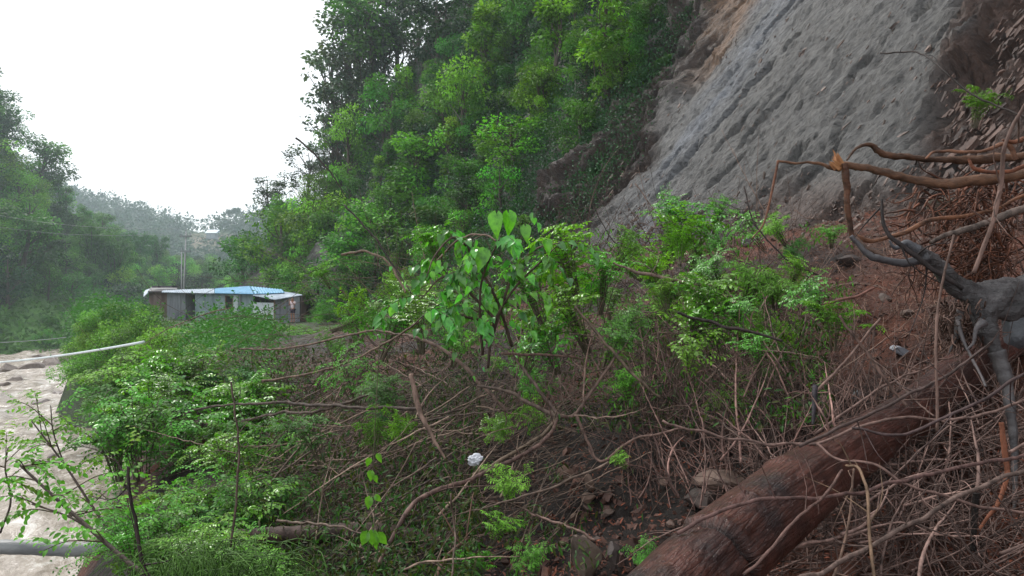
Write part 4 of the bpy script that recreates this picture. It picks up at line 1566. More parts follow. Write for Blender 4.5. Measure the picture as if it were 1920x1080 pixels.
rootpart('root', M['grey_bark'], [([(1845, 600), (1832, 612), (1826, 640), (1812, 655)], [3.3, 3.3], [.03, .014, .009, .004])], up, uo, (.9, .8, .75))
rootpart('root', M['grey_bark'], [([(1795, 600), (1812, 650), (1832, 690), (1848, 726)], [3.38, 3.2], [.012, .010, .008, .006])], up, uo, (.8, .7, .65))
# fine rootlets around its base
a = Acc()
for k in range(240):
    sx, sy = rgl.uniform(1755, 1850), rgl.uniform(560, 640)
    d_ = 3.42 + rgl.uniform(-.1, .3)
    seq = [(sx, sy)]
    dx_, dy_ = rgl.normal() * 12, rgl.uniform(4, 22)
    for s_ in range(4):
        sx += dx_ * .6; sy += dy_ * .6
        dx_ = dx_ * .7 + rgl.normal() * 8; dy_ = dy_ * .8 + rgl.normal() * 7
        seq.append((sx, sy))
    add_tube(a, smooth_path(pl(seq, [d_, d_ + rgl.uniform(-.1, .2)]), 9), [.005, .0015], 4, np.array((1.2, .95, .85)) * rgl.uniform(.5, 1.4), cap=False)
for v in a.V: v -= uo
o = a.build('rootlets', M['twig'], up); o['kind'] = 'stuff'

# torn brown tree above it
tb = empty('torn_tree', tuple(P(1700, 330, 3.8)), 'torn orange brown tree with a splintered tip and bare limbs before the rock', 'broken tree')
to = np.array(tb.location)
rootpart('limb', M['root_brown'], [([(1568, 305), (1600, 314), (1655, 324), (1715, 337), (1775, 343), (1840, 338), (1905, 328), (2000, 322)], [3.8, 3.9], [.030, .030, .034, .042, .046, .052, .05])], tb, to, (1.25, 1.2, 1.15), bump_=.12, label='thick orange brown limb')
rootpart('limb', M['root_brown'], [([(1584, 306), (1587, 350), (1590, 400), (1598, 444)], [3.75, 3.8], [.026, .030, .024, .022])], tb, to, (.9, .75, .7), bump_=.1)
rootpart('limb', M['root_brown'], [([(1576, 318), (1540, 309), (1500, 305), (1458, 302)], [3.8, 3.85], [.018, .014, .011, .011])], tb, to, (1.1, 1.0, .9), label='thin straight limb pointing left')
rootpart('limb', M['root_brown'], [([(1459, 301), (1450, 345), (1441, 388), (1429, 425), (1410, 447)], [3.85, 3.8], [.012, .011, .010, .006])], tb, to, (1.3, 1.05, 1.0), label='thin pinkish limb hanging down')
rootpart('limb', M['root_brown'], [([(1588, 300), (1603, 282), (1628, 272), (1650, 284), (1690, 293), (1740, 297), (1800, 300), (1860, 296), (1990, 285)], [3.8, 4.0], [.007, .012, .022, .034, .026, .032, .04, .04])], tb, to, (.75, .68, .62), bump_=.16, label='crooked dark upper limb')
rootpart('limb', M['root_brown'], [([(1735, 300), (1755, 284), (1800, 286), (1850, 282), (1878, 270), (1896, 278), (1905, 300)], [3.7, 3.7], [.008, .012, .014, .016, .02, .02])], tb, to, (1.5, 1.3, 1.25))
rootpart('limb', M['root_brown'], [([(1598, 440), (1640, 452), (1690, 436), (1742, 414), (1792, 407), (1850, 396), (1960, 350)], [3.9, 4.0], [.024, .020, .020, .019, .016, .014])], tb, to, (1.5, 1.25, 1.1), label='long orange lower limb')
rootpart('limb', M['root_brown'], [([(1600, 440), (1625, 462), (1655, 480), (1668, 492)], [3.85, 3.6], [.02, .016, .010])], tb, to, (.5, .45, .45))
rootpart('limb', M['twig'], [([(1745, 455), (1790, 436), (1850, 416), (1920, 389), (1990, 350)], [3.6, 3.6], [.014, .020, .024, .026])], tb, to, (1.2, 1.15, 1.1), label='pale grey brown limb rising to the right edge')
rootpart('limb', M['root_brown'], [([(1990, 300), (1935, 262), (1905, 268), (1880, 262)], [3.7, 3.6], [.03, .024, .018, .008])], tb, to, (1.0, .7, .6))
rootpart('limb', M['root_brown'], [([(1815, 300), (1830, 318), (1880, 322), (1940, 308)], [3.75, 3.7], [.010, .016, .016, .02])], tb, to, (1.4, .9, .75))
a = Acc()
for k in range(15):
    q0 = P(1572 + rgl.uniform(-5, 8), 312 + rgl.uniform(-6, 8), 3.78 + rgl.uniform(-.03, .03))
    q1 = q0 + np.array((-.03 + rgl.uniform(-.025, .03), rgl.uniform(-.02, .02), rgl.uniform(.03, .085)))
    add_tube(a, np.array([q0, (q0 + q1) / 2, q1]), [.012, .008, .001], 4)
for v in a.V: v -= to
a.build('splinters', M['torn_wood'], tb, smooth=False)
a = Acc()
for k in range(520):      # mat of rusty rootlets hanging on the soil face
    sx, sy = rgl.uniform(1700, 1960), rgl.uniform(330, 530)
    if rgl.random() < .45: sx = rgl.normal(1835, 26)
    d_ = rgl.uniform(4.0, 4.7)
    seq = [(sx, sy)]
    an = rgl.normal(1.7, .7)
    for s_ in range(4):
        an += rgl.normal() * .4
        sx += math.cos(an) * 18; sy += math.sin(an) * 18
        seq.append((sx, sy))
    add_tube(a, smooth_path(pl(seq, [d_, d_ + rgl.uniform(-.2, .1)]), 9), [rgl.uniform(.003, .010), .002], 4, np.array((1.1, .75, .65)) * rgl.uniform(.25, 1.3), cap=False)
for v in a.V: v -= to
o = a.build('rootlets', M['root_brown'], tb); o['kind'] = 'stuff'

# ------------------------------------------------------------------ named branches: picture line, depths, radii (m), tint, label
BR = [
 ([(640, 478), (680, 471), (718, 486), (745, 520), (762, 548)], [6.5, 6.3], [.012, .010], (1.6, 1.5, 1.2), 'pale arching stem left of the heart-leaved shrub'),
 ([(820, 488), (865, 446), (905, 442), (930, 452)], [5, 4.8], [.008, .006], (1.7, 1.5, 1.3), 'small pale stem arching into the heart-shaped leaves'),
 ([(1150, 493), (1200, 509), (1285, 528), (1385, 542)], [5.2, 5.0], [.007, .013, .014, .010], (1.7, 1.5, 1.35), 'pale straight branch sloping down right of the heart-leaved shrub'),
 ([(940, 663), (1010, 664), (1095, 673)], [5, 5.2], [.011, .010, .008], (1.5, 1.2, 1.1), 'short level stick below the heart-shaped leaves'),
 ([(768, 630), (820, 652), (870, 690), (905, 728), (950, 770)], [5.4, 5], [.013, .014, .012], (1.3, 1.1, 1.0), 'branch sloping down into the top of the brush pile'),
 ([(1078, 575), (1120, 622), (1170, 680), (1240, 745)], [5.0, 4.6], [.009, .012, .008], (1.1, 1.0, .8), 'greenish branch sloping down right below the shrub'),
 ([(450, 655), (560, 650), (690, 622), (775, 632)], [7, 5.8], [.008, .010, .009], (1.3, 1.1, .95), 'branch lying over the bushes at the upper left of the brush'),
 ([(645, 385), (700, 440), (748, 515), (772, 548)], [7, 6.5], [.009, .009, .005], (.4, .4, .4), 'dark vine hanging before the hill foot trees'),
 ([(772, 700), (780, 758), (803, 803), (836, 859)], [4.3, 4.1], [.016, .018, .013, .006], (2.0, 1.7, 1.5), 'thick pale broken stick pointing down in the middle of the brush'),
 ([(1045, 784), (1000, 762), (955, 735), (895, 722)], [4.8, 5], [.016, .013, .008], (1.2, 1.1, 1.0), 'left upper arm of the forked branch in the brush centre'),
 ([(1047, 782), (1018, 745), (985, 700), (960, 660)], [4.8, 5.1], [.014, .012, .008], (1.2, 1.05, 1.0), 'upper arm of the forked branch, leaning left'),
 ([(1045, 784), (1075, 780), (1105, 740), (1140, 690), (1160, 660)], [4.8, 5.0], [.015, .013, .010], (1.3, 1.1, 1.0), 'right upper arm of the forked branch in the brush centre'),
 ([(1045, 784), (1020, 813), (975, 842), (935, 866), (885, 892)], [4.8, 4.4], [.014, .013, .012], (1.4, 1.3, 1.05), 'upper of two branches running down left from the fork'),
 ([(1045, 786), (1032, 812), (985, 850), (890, 895), (815, 920), (762, 962), (700, 1075)], [4.8, 3.5], [.012, .013, .014, .010], (1.4, 1.1, 1.05), 'long branch from the fork past the white litter to the bottom'),
 ([(1082, 780), (1105, 830), (1118, 855), (1138, 860), (1180, 826), (1235, 812), (1285, 805)], [4.6, 4.2], [.010, .010, .007], (1.5, 1.2, 1.1), 'bent reddish twig forming a hook right of the fork'),
 ([(985, 955), (1015, 968), (1060, 987), (1115, 1015)], [3.8, 3.5], [.006, .007, .007], (1.7, 1.4, 1.3), 'straight thin stick over the brown stones'),
 ([(818, 1085), (840, 1040), (880, 1006)], [3.3, 3.5], [.012, .009], (1.5, 1.1, .9), 'short brown stick at the bottom edge centre'),
 ([(315, 789), (380, 764), (450, 758), (540, 757), (640, 761), (790, 768)], [7, 5], [.009, .012, .013], (.7, .65, .6), 'long dark branch lying level across the left brush'),
 ([(455, 787), (525, 776), (600, 770), (690, 740)], [6, 5.3], [.011, .012, .010], (.8, .75, .65), 'dark branch just below the long level one'),
 ([(490, 715), (620, 690), (730, 640), (790, 600)], [6.4, 5.5], [.010, .009], (1.4, 1.2, 1.0), 'light stem rising over the left brush towards the shrub'),
 ([(433, 715), (444, 800), (452, 900), (438, 1020)], [3.6, 3.4], [.005, .006], (.9, .8, .7), 'thin upright stem before the dark leaves on the left'),
 ([(240, 875), (244, 950), (262, 1040), (280, 1090)], [3.0, 2.9], [.006, .009], (.35, .3, .3), 'thin black upright stem before the river at the lower left'),
 ([(1270, 588), (1370, 614), (1468, 637)], [4.2, 4.0], [.009, .010, .007], (.35, .33, .33), 'straight dark twig across the leafy shoots right of centre'),
 ([(1548, 566), (1602, 555), (1640, 540)], [4.6, 4.5], [.010, .008], (1.5, .9, .8), 'reddish stick stuck in the soil bank'),
 ([(1655, 370), (1662, 428), (1700, 465), (1750, 502), (1808, 540)], [3.3, 3.1], [.006, .010, .012, .010], (.25, .24, .26), 'black branch crossing in front of the grey trunk'),
 ([(1790, 440), (1763, 550), (1754, 640), (1757, 810)], [2.9, 2.8], [.005, .006], (1.6, 1.3, 1.2), 'thin pale string of root left of the hanging grey root'),
 ([(1930, 180), (1886, 268), (1878, 345), (1858, 425), (1826, 512)], [3.0, 3.1], [.007, .010, .009], (1.6, 1.3, 1.2), 'pale vine hanging through the torn limbs near the right edge'),
 ([(1575, 590), (1620, 655), (1665, 715), (1700, 760)], [3.6, 3.4], [.007, .008], (1.5, 1.2, 1.1), 'pale twig crossing the soil left of the flat grey stone'),
 ([(1530, 735), (1600, 660), (1650, 598)], [3.6, 3.8], [.007, .007], (1.5, 1.2, 1.1), 'pale twig leaning right across the soil bank'),
 ([(1270, 1000), (1400, 942), (1550, 931), (1680, 902), (1850, 868), (1940, 845)], [2.3, 2.7], [.0065, .007], (1.1, .8, .8), 'long thin stem lying level over the fallen trunk'),
 ([(1240, 790), (1350, 815), (1450, 830), (1535, 829), (1600, 803), (1680, 785), (1800, 786), (1930, 748)], [3.3, 2.9], [.006, .007, .006], (1.3, 1.05, 1.0), 'long wavy stem crossing the middle of the fallen trunk'),
 ([(1535, 829), (1572, 856), (1640, 870), (1720, 915), (1930, 968)], [3.0, 2.6], [.006, .006], (1.4, 1.1, 1.05), 'thin stem bending down right over the trunk'),
 ([(1500, 1085), (1600, 1040), (1750, 958), (1930, 872)], [2.2, 2.6], [.008, .008], (1.2, 1.05, 1.0), 'straight grey stem rising to the right at the lower right corner'),
 ([(1590, 868), (1612, 872), (1628, 920), (1632, 1000), (1642, 1085)], [2.6, 2.3], [.005, .006], (1.8, 1.5, 1.1), 'yellowish hooked stem standing before the trunk'),
 ([(1605, 872), (1597, 960), (1578, 1040), (1560, 1090)], [2.6, 2.4], [.004, .005], (1.6, 1.3, 1.1), 'thin pale stem next to the yellowish hooked one'),
 ([(1830, 925), (1827, 970), (1824, 1035)], [2.9, 2.9], [.014, .012], (.15, .15, .15), 'short black upright stub at the lower right'),
 ([(1878, 790), (1885, 845), (1889, 890), (1872, 940), (1835, 992)], [3.0, 2.9], [.010, .012, .009, .006], (1.9, .9, .55), 'orange peeled root strip near the right edge'),
 ([(1390, 1085), (1480, 990), (1545, 930), (1580, 880)], [2.1, 2.5], [.005, .005], (1.2, .9, .85), 'thin stem lying along the fallen trunk'),
 ([(555, 258), (590, 290), (625, 330), (650, 372)], [24, 24], [.035, .03, .015], (.5, .5, .48), 'bare dark pole leaning out of the hill outline against the sky'),
 ([(1530, 722), (1527, 755), (1522, 800)], [3.4, 3.3], [.014, .012, .007], (.35, .38, .5), 'short dark blue grey stub standing in the twigs'),
 ([(1650, 100), (1720, 98), (1760, 125), (1840, 185), (1930, 225)], [7, 5.5], [.008, .008], (.35, .33, .33), 'thin dark vine across the brown rock at the upper right'),
 ([(1860, 640), (1800, 690), (1700, 742), (1600, 790), (1500, 835)], [3.0, 2.8], [.006, .007], (.7, .6, .6), 'dark thin stem running down left over the fallen trunk'),
 ([(1940, 690), (1800, 770), (1690, 812), (1600, 800)], [2.6, 2.9], [.006, .006], (.6, .5, .55), 'slim dark stem sloping down to the trunk from the right edge'),
 ([(1190, 345), (1235, 400), (1290, 455), (1330, 500)], [9, 8], [.008, .008], (1.2, 1.0, .9), 'slim twig standing before the left foot of the rock'),
 ([(1395, 350), (1415, 420), (1470, 480), (1540, 520)], [6, 5.5], [.006, .008], (.35, .3, .3), 'dark curved twig arching over the middle of the rock foot'),
]
def side_twigs(acc, path, rng, n, ln, r, col):
    for _ in range(n):
        i = rng.integers(2, len(path) - 2)
        t_ = path[i + 1] - path[i - 1]
        t_ = t_ / (np.linalg.norm(t_) + 1e-9)
        d = t_ * rng.choice([-1, 1]) * .5 + rng.normal(size=3) * np.array((.6, .35, .6))
        d /= np.linalg.norm(d)
        L = ln * rng.uniform(.4, 1.2)
        p1 = path[i] + d * L * .5 + rng.normal(size=3) * L * .07
        p2 = path[i] + d * L + rng.normal(size=3) * L * .15
        add_tube(acc, smooth_path([path[i], p1, p2], 6), [r, r * .3], 4, col, cap=False)
rg = np.random.default_rng(41)
for seq, d, r, c, lab in BR:
    p_ = smooth_path(pl(seq, d), 60)
    p_ += fbm(p_ * 3.0, 2, 5)[:, None] * np.array((.6, .3, .6)) * .03 + fbm(p_ * 11.0, 2, 6)[:, None] * np.array((.4, .3, .9)) * .016
    a = Acc()
    kk = np.array(c)
    add_tube(a, p_, r, 7, kk, bump=.1, rng=rg)
    mid_ = p_[30].copy()
    for v in a.V: v -= mid_
    o = a.build('fallen_branch', M['twig'])
    o.location = mid_
    tag(o, lab, 'branch')
    if 'string' not in lab and 'strip' not in lab and 'pole' not in lab and 'stub' not in lab:
        for _ in range(4):
            a = Acc()
            side_twigs(a, p_ - mid_, rg, 1, .28, r[-1] * .5, kk * .9)
            a.build('twig', M['twig'], o)

# ------------------------------------------------------------------ the brush pile
def px_twig(rng, x, y, ang, length, curve, seg=5):
    pts = [(x, y)]
    for k in range(seg):
        x += math.cos(ang) * length / seg
        y -= math.sin(ang) * length / seg
        ang += curve / seg + rng.normal() * .06
        pts.append((x, y))
    return pts
def lifted(pts, rng, lift=(.03, .30)):
    a_ = np.array(pts)
    d = gd(a_[:, 0], a_[:, 1])
    d = np.minimum(d, np.median(d) * 1.25)
    ds = np.median(d)
    d = d * .4 + ds * .6
    hump = np.clip(1 - abs(a_[:, 0].mean() - 1080) / 480, 0, 1) * np.clip((860 - a_[:, 1].mean()) / 200, 0, 1)
    f = 1 - (rng.uniform(*lift) + hump * rng.uniform(0, .22)) * np.ones(len(d)) + np.linspace(0, rng.uniform(-.06, .06), len(d))
    d = np.clip(d * f, 1.7, 9)
    return np.array([P(u_, v_, w_) for (u_, v_), w_ in zip(pts, d)])
def zone_twig(rng):
    z_ = rng.random()
    if z_ < .16:       # the mound under and right of the shrub
        x, y = rng.uniform(700, 1520), rng.uniform(520, 800)
        return px_twig(rng, x, y, rng.choice([rng.normal(2.6, .35), rng.normal(.5, .4), rng.normal(1.5, .4)]), rng.uniform(120, 330), rng.normal(0, .7)), np.array((1.15, 1.02, .92)) * rng.uniform(.25, 1.0) ** 1.4 * 2.1
    z_ = rng.random()
    if z_ < .27:       # long stems fanning left from the fork
        x, y = rng.normal(790, 170), rng.normal(765, 85)
        ang = rng.normal(math.pi + .36, .38)
        return px_twig(rng, x, y, ang, rng.uniform(160, 420), rng.normal(0, .5)), np.array((1.2, 1.08, .95)) * rng.uniform(.25, 1.0) ** 1.3 * 2.1
    if z_ < .41:
        x, y = rng.uniform(440, 1000), rng.uniform(760, 1080)
        return px_twig(rng, x, y, rng.normal(.8, .5), rng.uniform(120, 300), rng.normal(0, .5)), np.array((1.15, 1.05, .9)) * rng.uniform(.25, 1.0) ** 1.3 * 2.0
    if z_ < .58:       # upright pinkish stems right of centre
        x, y = rng.uniform(1180, 1640), rng.uniform(680, 960)
        return px_twig(rng, x, y, rng.normal(1.75, .5), rng.uniform(90, 300), rng.normal(0, .7)), np.array((1.3, .98, .93)) * rng.uniform(.25, 1.0) ** 1.3 * 2.0
    if z_ < .80:       # crossing stems in the lower right
        x, y = rng.uniform(1380, 1990), rng.uniform(760, 1130)
        return px_twig(rng, x, y, rng.choice([rng.normal(.45, .3), rng.normal(2.5, .4), rng.normal(1.6, .3)]), rng.uniform(120, 380), rng.normal(0, .6)), np.array((1.2, 1.0, .96)) * rng.uniform(.25, 1.0) ** 1.3 * 2.1
    x, y = rng.uniform(960, 1500), rng.uniform(470, 800)
    return px_twig(rng, x, y, rng.normal(1.2, 1.0), rng.uniform(70, 240), rng.normal(0, .8)), np.array((1.1, .9, .8)) * rng.uniform(.4, 1.3)
rg = np.random.default_rng(77)
GR = [('left', 'thin grey brown branch in the tangle left of the fork', 'branches of the brush pile, left part'),
      ('right', 'thin pinkish bare stem in the thicket between the brush pile and the trunk', 'bare stems of the thicket right of centre'),
      ('low', 'thin bare stem crossing the ground below and behind the fallen trunk', 'bare stems around the fallen trunk')]
for k in range(245):
    pts, c = zone_twig(rg)
    c = c * 1.3
    mx, my = pts[len(pts) // 2]
    p_ = smooth_path(lifted(pts, rg, (.07, .27)), 34)
    p_ = p_ + fbm(p_ * 13.0, 2, 8)[:, None] * np.array((.5, .4, 1.0)) * .014
    r = rg.uniform(.003, .0088)
    a = Acc()
    add_tube(a, p_, [r, r * .8, r * .3], 5, c, bump=.15, rng=rg)
    side_twigs(a, p_, rg, rg.integers(2, 6), .22, r * .45, c * .9)
    mid_ = p_[17].copy()
    for v in a.V: v -= mid_
    o = a.build('bare_branch', M['twig'])
    o.location = mid_
    gi = 0 if mx < 1130 else (1 if (my < 800 and mx < 1680) or mx < 1450 else 2)
    tag(o, GR[gi][1], 'branch', GR[gi][2])
a = Acc()
for k in range(5200):
    pts, c = zone_twig(rg)
    sh = rg.uniform(.35, .9)
    x0_, y0_ = pts[0]
    pts = [(x0_ + (u_ - x0_) * sh, y0_ + (v_ - y0_) * sh) for u_, v_ in pts]
    r = rg.uniform(.0016, .0045)
    add_tube(a, smooth_path(lifted(pts, rg, (.0, .14)), 9), [r, r * .5], 4, c * .85, cap=False)
tag(a.build('brushwood', M['twig']), 'dense tangle of fine dead twigs over the slide debris', 'brushwood', None, 'stuff')
# root hairs and litter sticks on the soil bank
a = Acc()
for k in range(1500):
    x, y = rg.uniform(1120, 1930), rg.uniform(400, 800)
    if rg.random() < .5: y = rg.uniform(430, 620); x = rg.uniform(1480, 1900)
    pts = px_twig(rg, x, y, rg.uniform(0, 6.28), rg.uniform(12, 60), rg.normal(0, 1.5), 4)
    r = rg.uniform(.0015, .0055)
    add_tube(a, smooth_path(lifted(pts, rg, (.0, .03)), 7), [r, r * .5], 4, np.array((1.5, 1.1, .9)) * rg.uniform(.4, 1.6), cap=False)
tag(a.build('root_hairs', M['twig']), 'countless short roots and splinters sticking in the red soil bank', 'roots', None, 'stuff')

# ------------------------------------------------------------------ stones
def hexastones(pos, size, rng, cols, slanted=False):
    base = np.array([(-1, -1, -1), (1, -1, -1), (1, 1, -1), (-1, 1, -1), (-1, -1, 1), (1, -1, 1), (1, 1, 1), (-1, 1, 1)]) * .5
    F = np.array([(0, 3, 2, 1), (4, 5, 6, 7), (0, 1, 5, 4), (1, 2, 6, 5), (2, 3, 7, 6), (3, 0, 4, 7)])
    N = len(pos)
    V = base[None] * (1 + rng.uniform(-.75, .25, (N, 8, 3)))
    ax = rng.normal(size=(N, 3, 3))
    Q = np.linalg.qr(ax)[0]
    if slanted:      # flakes lying in the slanting layers of the rock
        u1 = np.array((.40, -.46, .79)); u2 = np.cross(u1, (-.76, -.30, .58)); u2 /= np.linalg.norm(u2)
        B = np.stack([u1, u2, np.cross(u1, u2)], 1)
        Q = np.linalg.qr(B[None] + rng.normal(size=(N, 3, 3)) * .16)[0]
        V = np.einsum('nij,nkj->nki', Q, V * rng.uniform(.6, 1.3, (N, 1, 3)) * np.array((2.0, .75, .5)))
    else:
        V = np.einsum('nij,nkj->nki', Q, V * rng.uniform(.5, 1.2, (N, 1, 3)))
    V = V * size[:, None, None] + pos[:, None]
    Fa = F[None] + (np.arange(N) * 8)[:, None, None]
    return V.reshape(-1, 3), Fa.reshape(-1, 4), np.repeat(cols, 8, axis=0)
pts, sz, cl = [], [], []
for k in range(15000):
    if k < 10000:
        x, y = rg.uniform(860, 1940), rg.uniform(440, 1090)
        d = float(gd(x, y))
    else:
        x, y = rg.uniform(1150, 1760), rg.normal(425, 25)
        d = float(gd(x, y))
    if d > 24: continue
    q = settle(P(x, y, d))
    pts.append(q); s = min(.075, .004 + rg.exponential(.009) * (1 + d * .12)); sz.append(s)
    g_ = sstep(520, 420, y) * .7
    cl.append((np.array((1.15, .72, .6)) * (1 - g_) + np.array((1.25, 1.2, 1.15)) * g_) * rg.uniform(.45, 1.25))
a = Acc()
a.add(*hexastones(np.array(pts), np.array(sz), rg, np.array(cl)))
tag(a.build('scree', M['stone'], smooth=False), 'small stones and crumbs of earth strewn over the slide debris', 'scree', None, 'stuff')
ST = [ # px, py, w, h, depth(0=ground), tint, label, material
 (1690, 659, 40, 20, 0, (1, 1, 1.05), 'flat blue grey stone alone on the red soil below the grey trunk', 'stone_grey'),
 (1098, 1040, 62, 80, 0, (.95, .9, .8), 'large upright grey brown stone at the bottom centre right', 'stone'),
 (1150, 1046, 34, 62, 0, (.5, .48, .5), 'dark narrow stone right beside the large upright stone', 'stone'),
 (1060, 893, 36, 32, 0, (1.3, .95, .75), 'reddish brown stone above the others on the bare soil', 'stone'),
 (1104, 905, 26, 34, 0, (1.5, 1.25, 1.05), 'pale brown wedge of stone standing on the soil', 'stone'),
 (1102, 934, 34, 16, 0, (1.5, 1.2, 1.0), 'pale flat stone under the brown wedge', 'stone'),
 (1078, 968, 20, 16, 0, (1.4, 1.2, 1.0), 'small pale stone left of the large upright one, near the straight stick', 'stone'),
 (1345, 898, 110, 44, 0, (1.0, .85, .75), 'wide half buried slab behind the fallen trunk', 'stone'),
 (1320, 935, 90, 30, 0, (.4, .34, .32), 'dark block in the hollow under the half buried slab', 'stone'),
 (1905, 615, 70, 70, 4.3, (.35, .35, .36), 'large dark grey boulder behind the hanging root at the right edge', 'stone_grey'),
 (1608, 742, 26, 22, 0, (1.1, 1.1, 1.1), 'small light stone above the fallen trunk', 'stone_grey'),
 (1660, 560, 34, 22, 0, (.8, .7, .65), 'brown stone in the soil left of the grey trunk', 'stone'),
 (1700, 590, 30, 20, 0, (1.0, .85, .75), 'brown stone beneath the thin dark crooked root', 'stone'),
 (1590, 490, 46, 22, 0, (.45, .4, .4), 'dark ledge stone in the soil bank under the vertical limb', 'stone'),
 (1770, 385, 60, 40, 0, (.7, .75, .6), 'mossy dark boulder under the orange limb', 'stone'),
 (1210, 770, 24, 18, 0, (1.0, .9, .8), 'brown stone beside the hooked reddish twig', 'stone'),
 (1250, 905, 30, 22, 0, (.9, .7, .6), 'dull red stone left of the half buried slab', 'stone'),
 (1175, 870, 22, 18, 0, (1.1, .85, .7), 'small red brown stone near the hook of the twig', 'stone'),
 (1280, 462, 34, 20, 0, (1.1, 1.05, 1.0), 'grey stone on the scree at the left foot of the rock', 'stone_grey'),
 (1400, 452, 30, 18, 0, (1.0, .95, .9), 'grey stone on the scree right of the leafy shoots', 'stone_grey')]
for k, (x, y, w_, h_, d, c, lab, mm_) in enumerate(ST):
    d = d or float(gd(x, y + h_ * .4)) - .04
    s = w_ / FPX * d / 2
    stone('stone', P(x, y, d), (s * 1.15, s * .9, h_ / FPX * d / 2 * 1.2), 300 + k, M[mm_], lab, None, 'stone', rz=k * .7, tint=c, tilt=(rg.uniform(-.2, .2), rg.uniform(-.25, .25)))
for k in range(90):
    x, y = rg.uniform(960, 1900), rg.uniform(455, 1060)
    if k > 55: x, y = rg.uniform(1170, 1740), rg.uniform(395, 470)
    d = float(gd(x, y))
    s = rg.uniform(.022, .05) * (1 + .08 * d)
    up_ = y < 500
    stone('stone', settle(P(x, y, d)), (s, s * rg.uniform(.6, 1), s * rg.uniform(.4, .8)), 400 + k, M['stone'],
          'angular grey stone of the scree along the rock foot' if up_ else 'brown stone lying in the wet debris', 'stones of the scree at the rock foot' if up_ else 'stones in the debris',
          'stone', rz=rg.uniform(0, 6), tint=tuple(np.array((1.1, .95, .88)) * rg.uniform(.6, 1.3)) if not up_ else (1.2, 1.15, 1.1), tilt=(rg.uniform(-.5, .5), rg.uniform(-.5, .5)))

pts, sz, cl = [], [], []
for k in range(5200):
    x, y = rg.uniform(1080, 1930), rg.uniform(-20, 430)
    le = np.interp(y, [0, 150, 300, 430], [1345, 1265, 1180, 1110]); re_ = np.interp(y, [0, 150, 300, 430], [1790, 1745, 1700, 1660])
    edge_ = math.exp(-((x - le) / 60.) ** 2) + (1 if x > re_ else 0)
    if rg.random() > .20 + edge_ * .7 or vnoise(np.array([[x / 70., y / 70., 2.]]), 4)[0] < -.15: continue
    q = hit(x, y)
    if q is None or q[1] > 40: continue
    pts.append(q + np.array((-.04, -.02, .03))); sz.append(min(.10, .016 + rg.exponential(.025)) * (1.0 + .4 * edge_))
    cl.append(np.array((1.25, 1.22, 1.2)) * rg.uniform(.6, 1.4) if x < re_ else np.array((.95, .72, .64)) * rg.uniform(.35, 1.15))
a = Acc()
a.add(*hexastones(np.array(pts), np.array(sz), rg, np.array(cl), True))
tag(a.build('rock_fragments', M['stone'], smooth=False), 'broken flakes and blocks of rock sticking out of the slide face', 'rock fragments', None, 'stuff')

# crumpled white plastic litter
V, F = ico()
Vb = V * (1 + .75 * fbm(V * 2.0, 4, 9, .7) - .45 * np.abs(fbm(V * 3.2 + 3, 3, 19)))[:, None] * np.array((.046, .034, .034))
o = Acc().add(Vb, F).build('crumpled_plastic', M['plastic_white'], smooth=False)
o.location = P(891, 862, 4.15)
tag(o, 'white crumpled plastic ball caught in the brush below the thick pale stick', 'litter')

# ------------------------------------------------------------------ near foliage
def leaf_run(acc, path, rng, sp, size, T, col, droop=.4, side=True, jit=.25, start=.15):
    """leaves set alternately along a stem"""
    n_ = max(3, int(np.linalg.norm(np.diff(path, axis=0), axis=1).sum() / sp))
    T_ = np.linspace(start, 1, n_) * (len(path) - 1)
    i = np.clip(T_.astype(int), 0, len(path) - 2)
    f = (T_ - i)[:, None]
    pos = path[i] * (1 - f) + path[i + 1] * f
    t = path[i + 1] - path[i]
    t /= np.linalg.norm(t, axis=1)[:, None] + 1e-9
    s = np.cross(t, np.array((0, 0, 1.0))) + 1e-6
    s /= np.linalg.norm(s, axis=1)[:, None]
    sg = np.where(np.arange(n_) % 2 == 0, 1, -1)[:, None]
    ax = s * sg + t * .6 + np.array((0, 0, -droop)) + rdir(rng, n_) * jit
    nr = np.array((0, -.35, 1.0)) + rdir(rng, n_) * .45
    add_leaves(acc, pos + ax * .004, ax, nr, size * rng.uniform(.65, 1.15, n_), T, np.asarray(col) * rng.uniform(.75, 1.25, (n_, 1)))

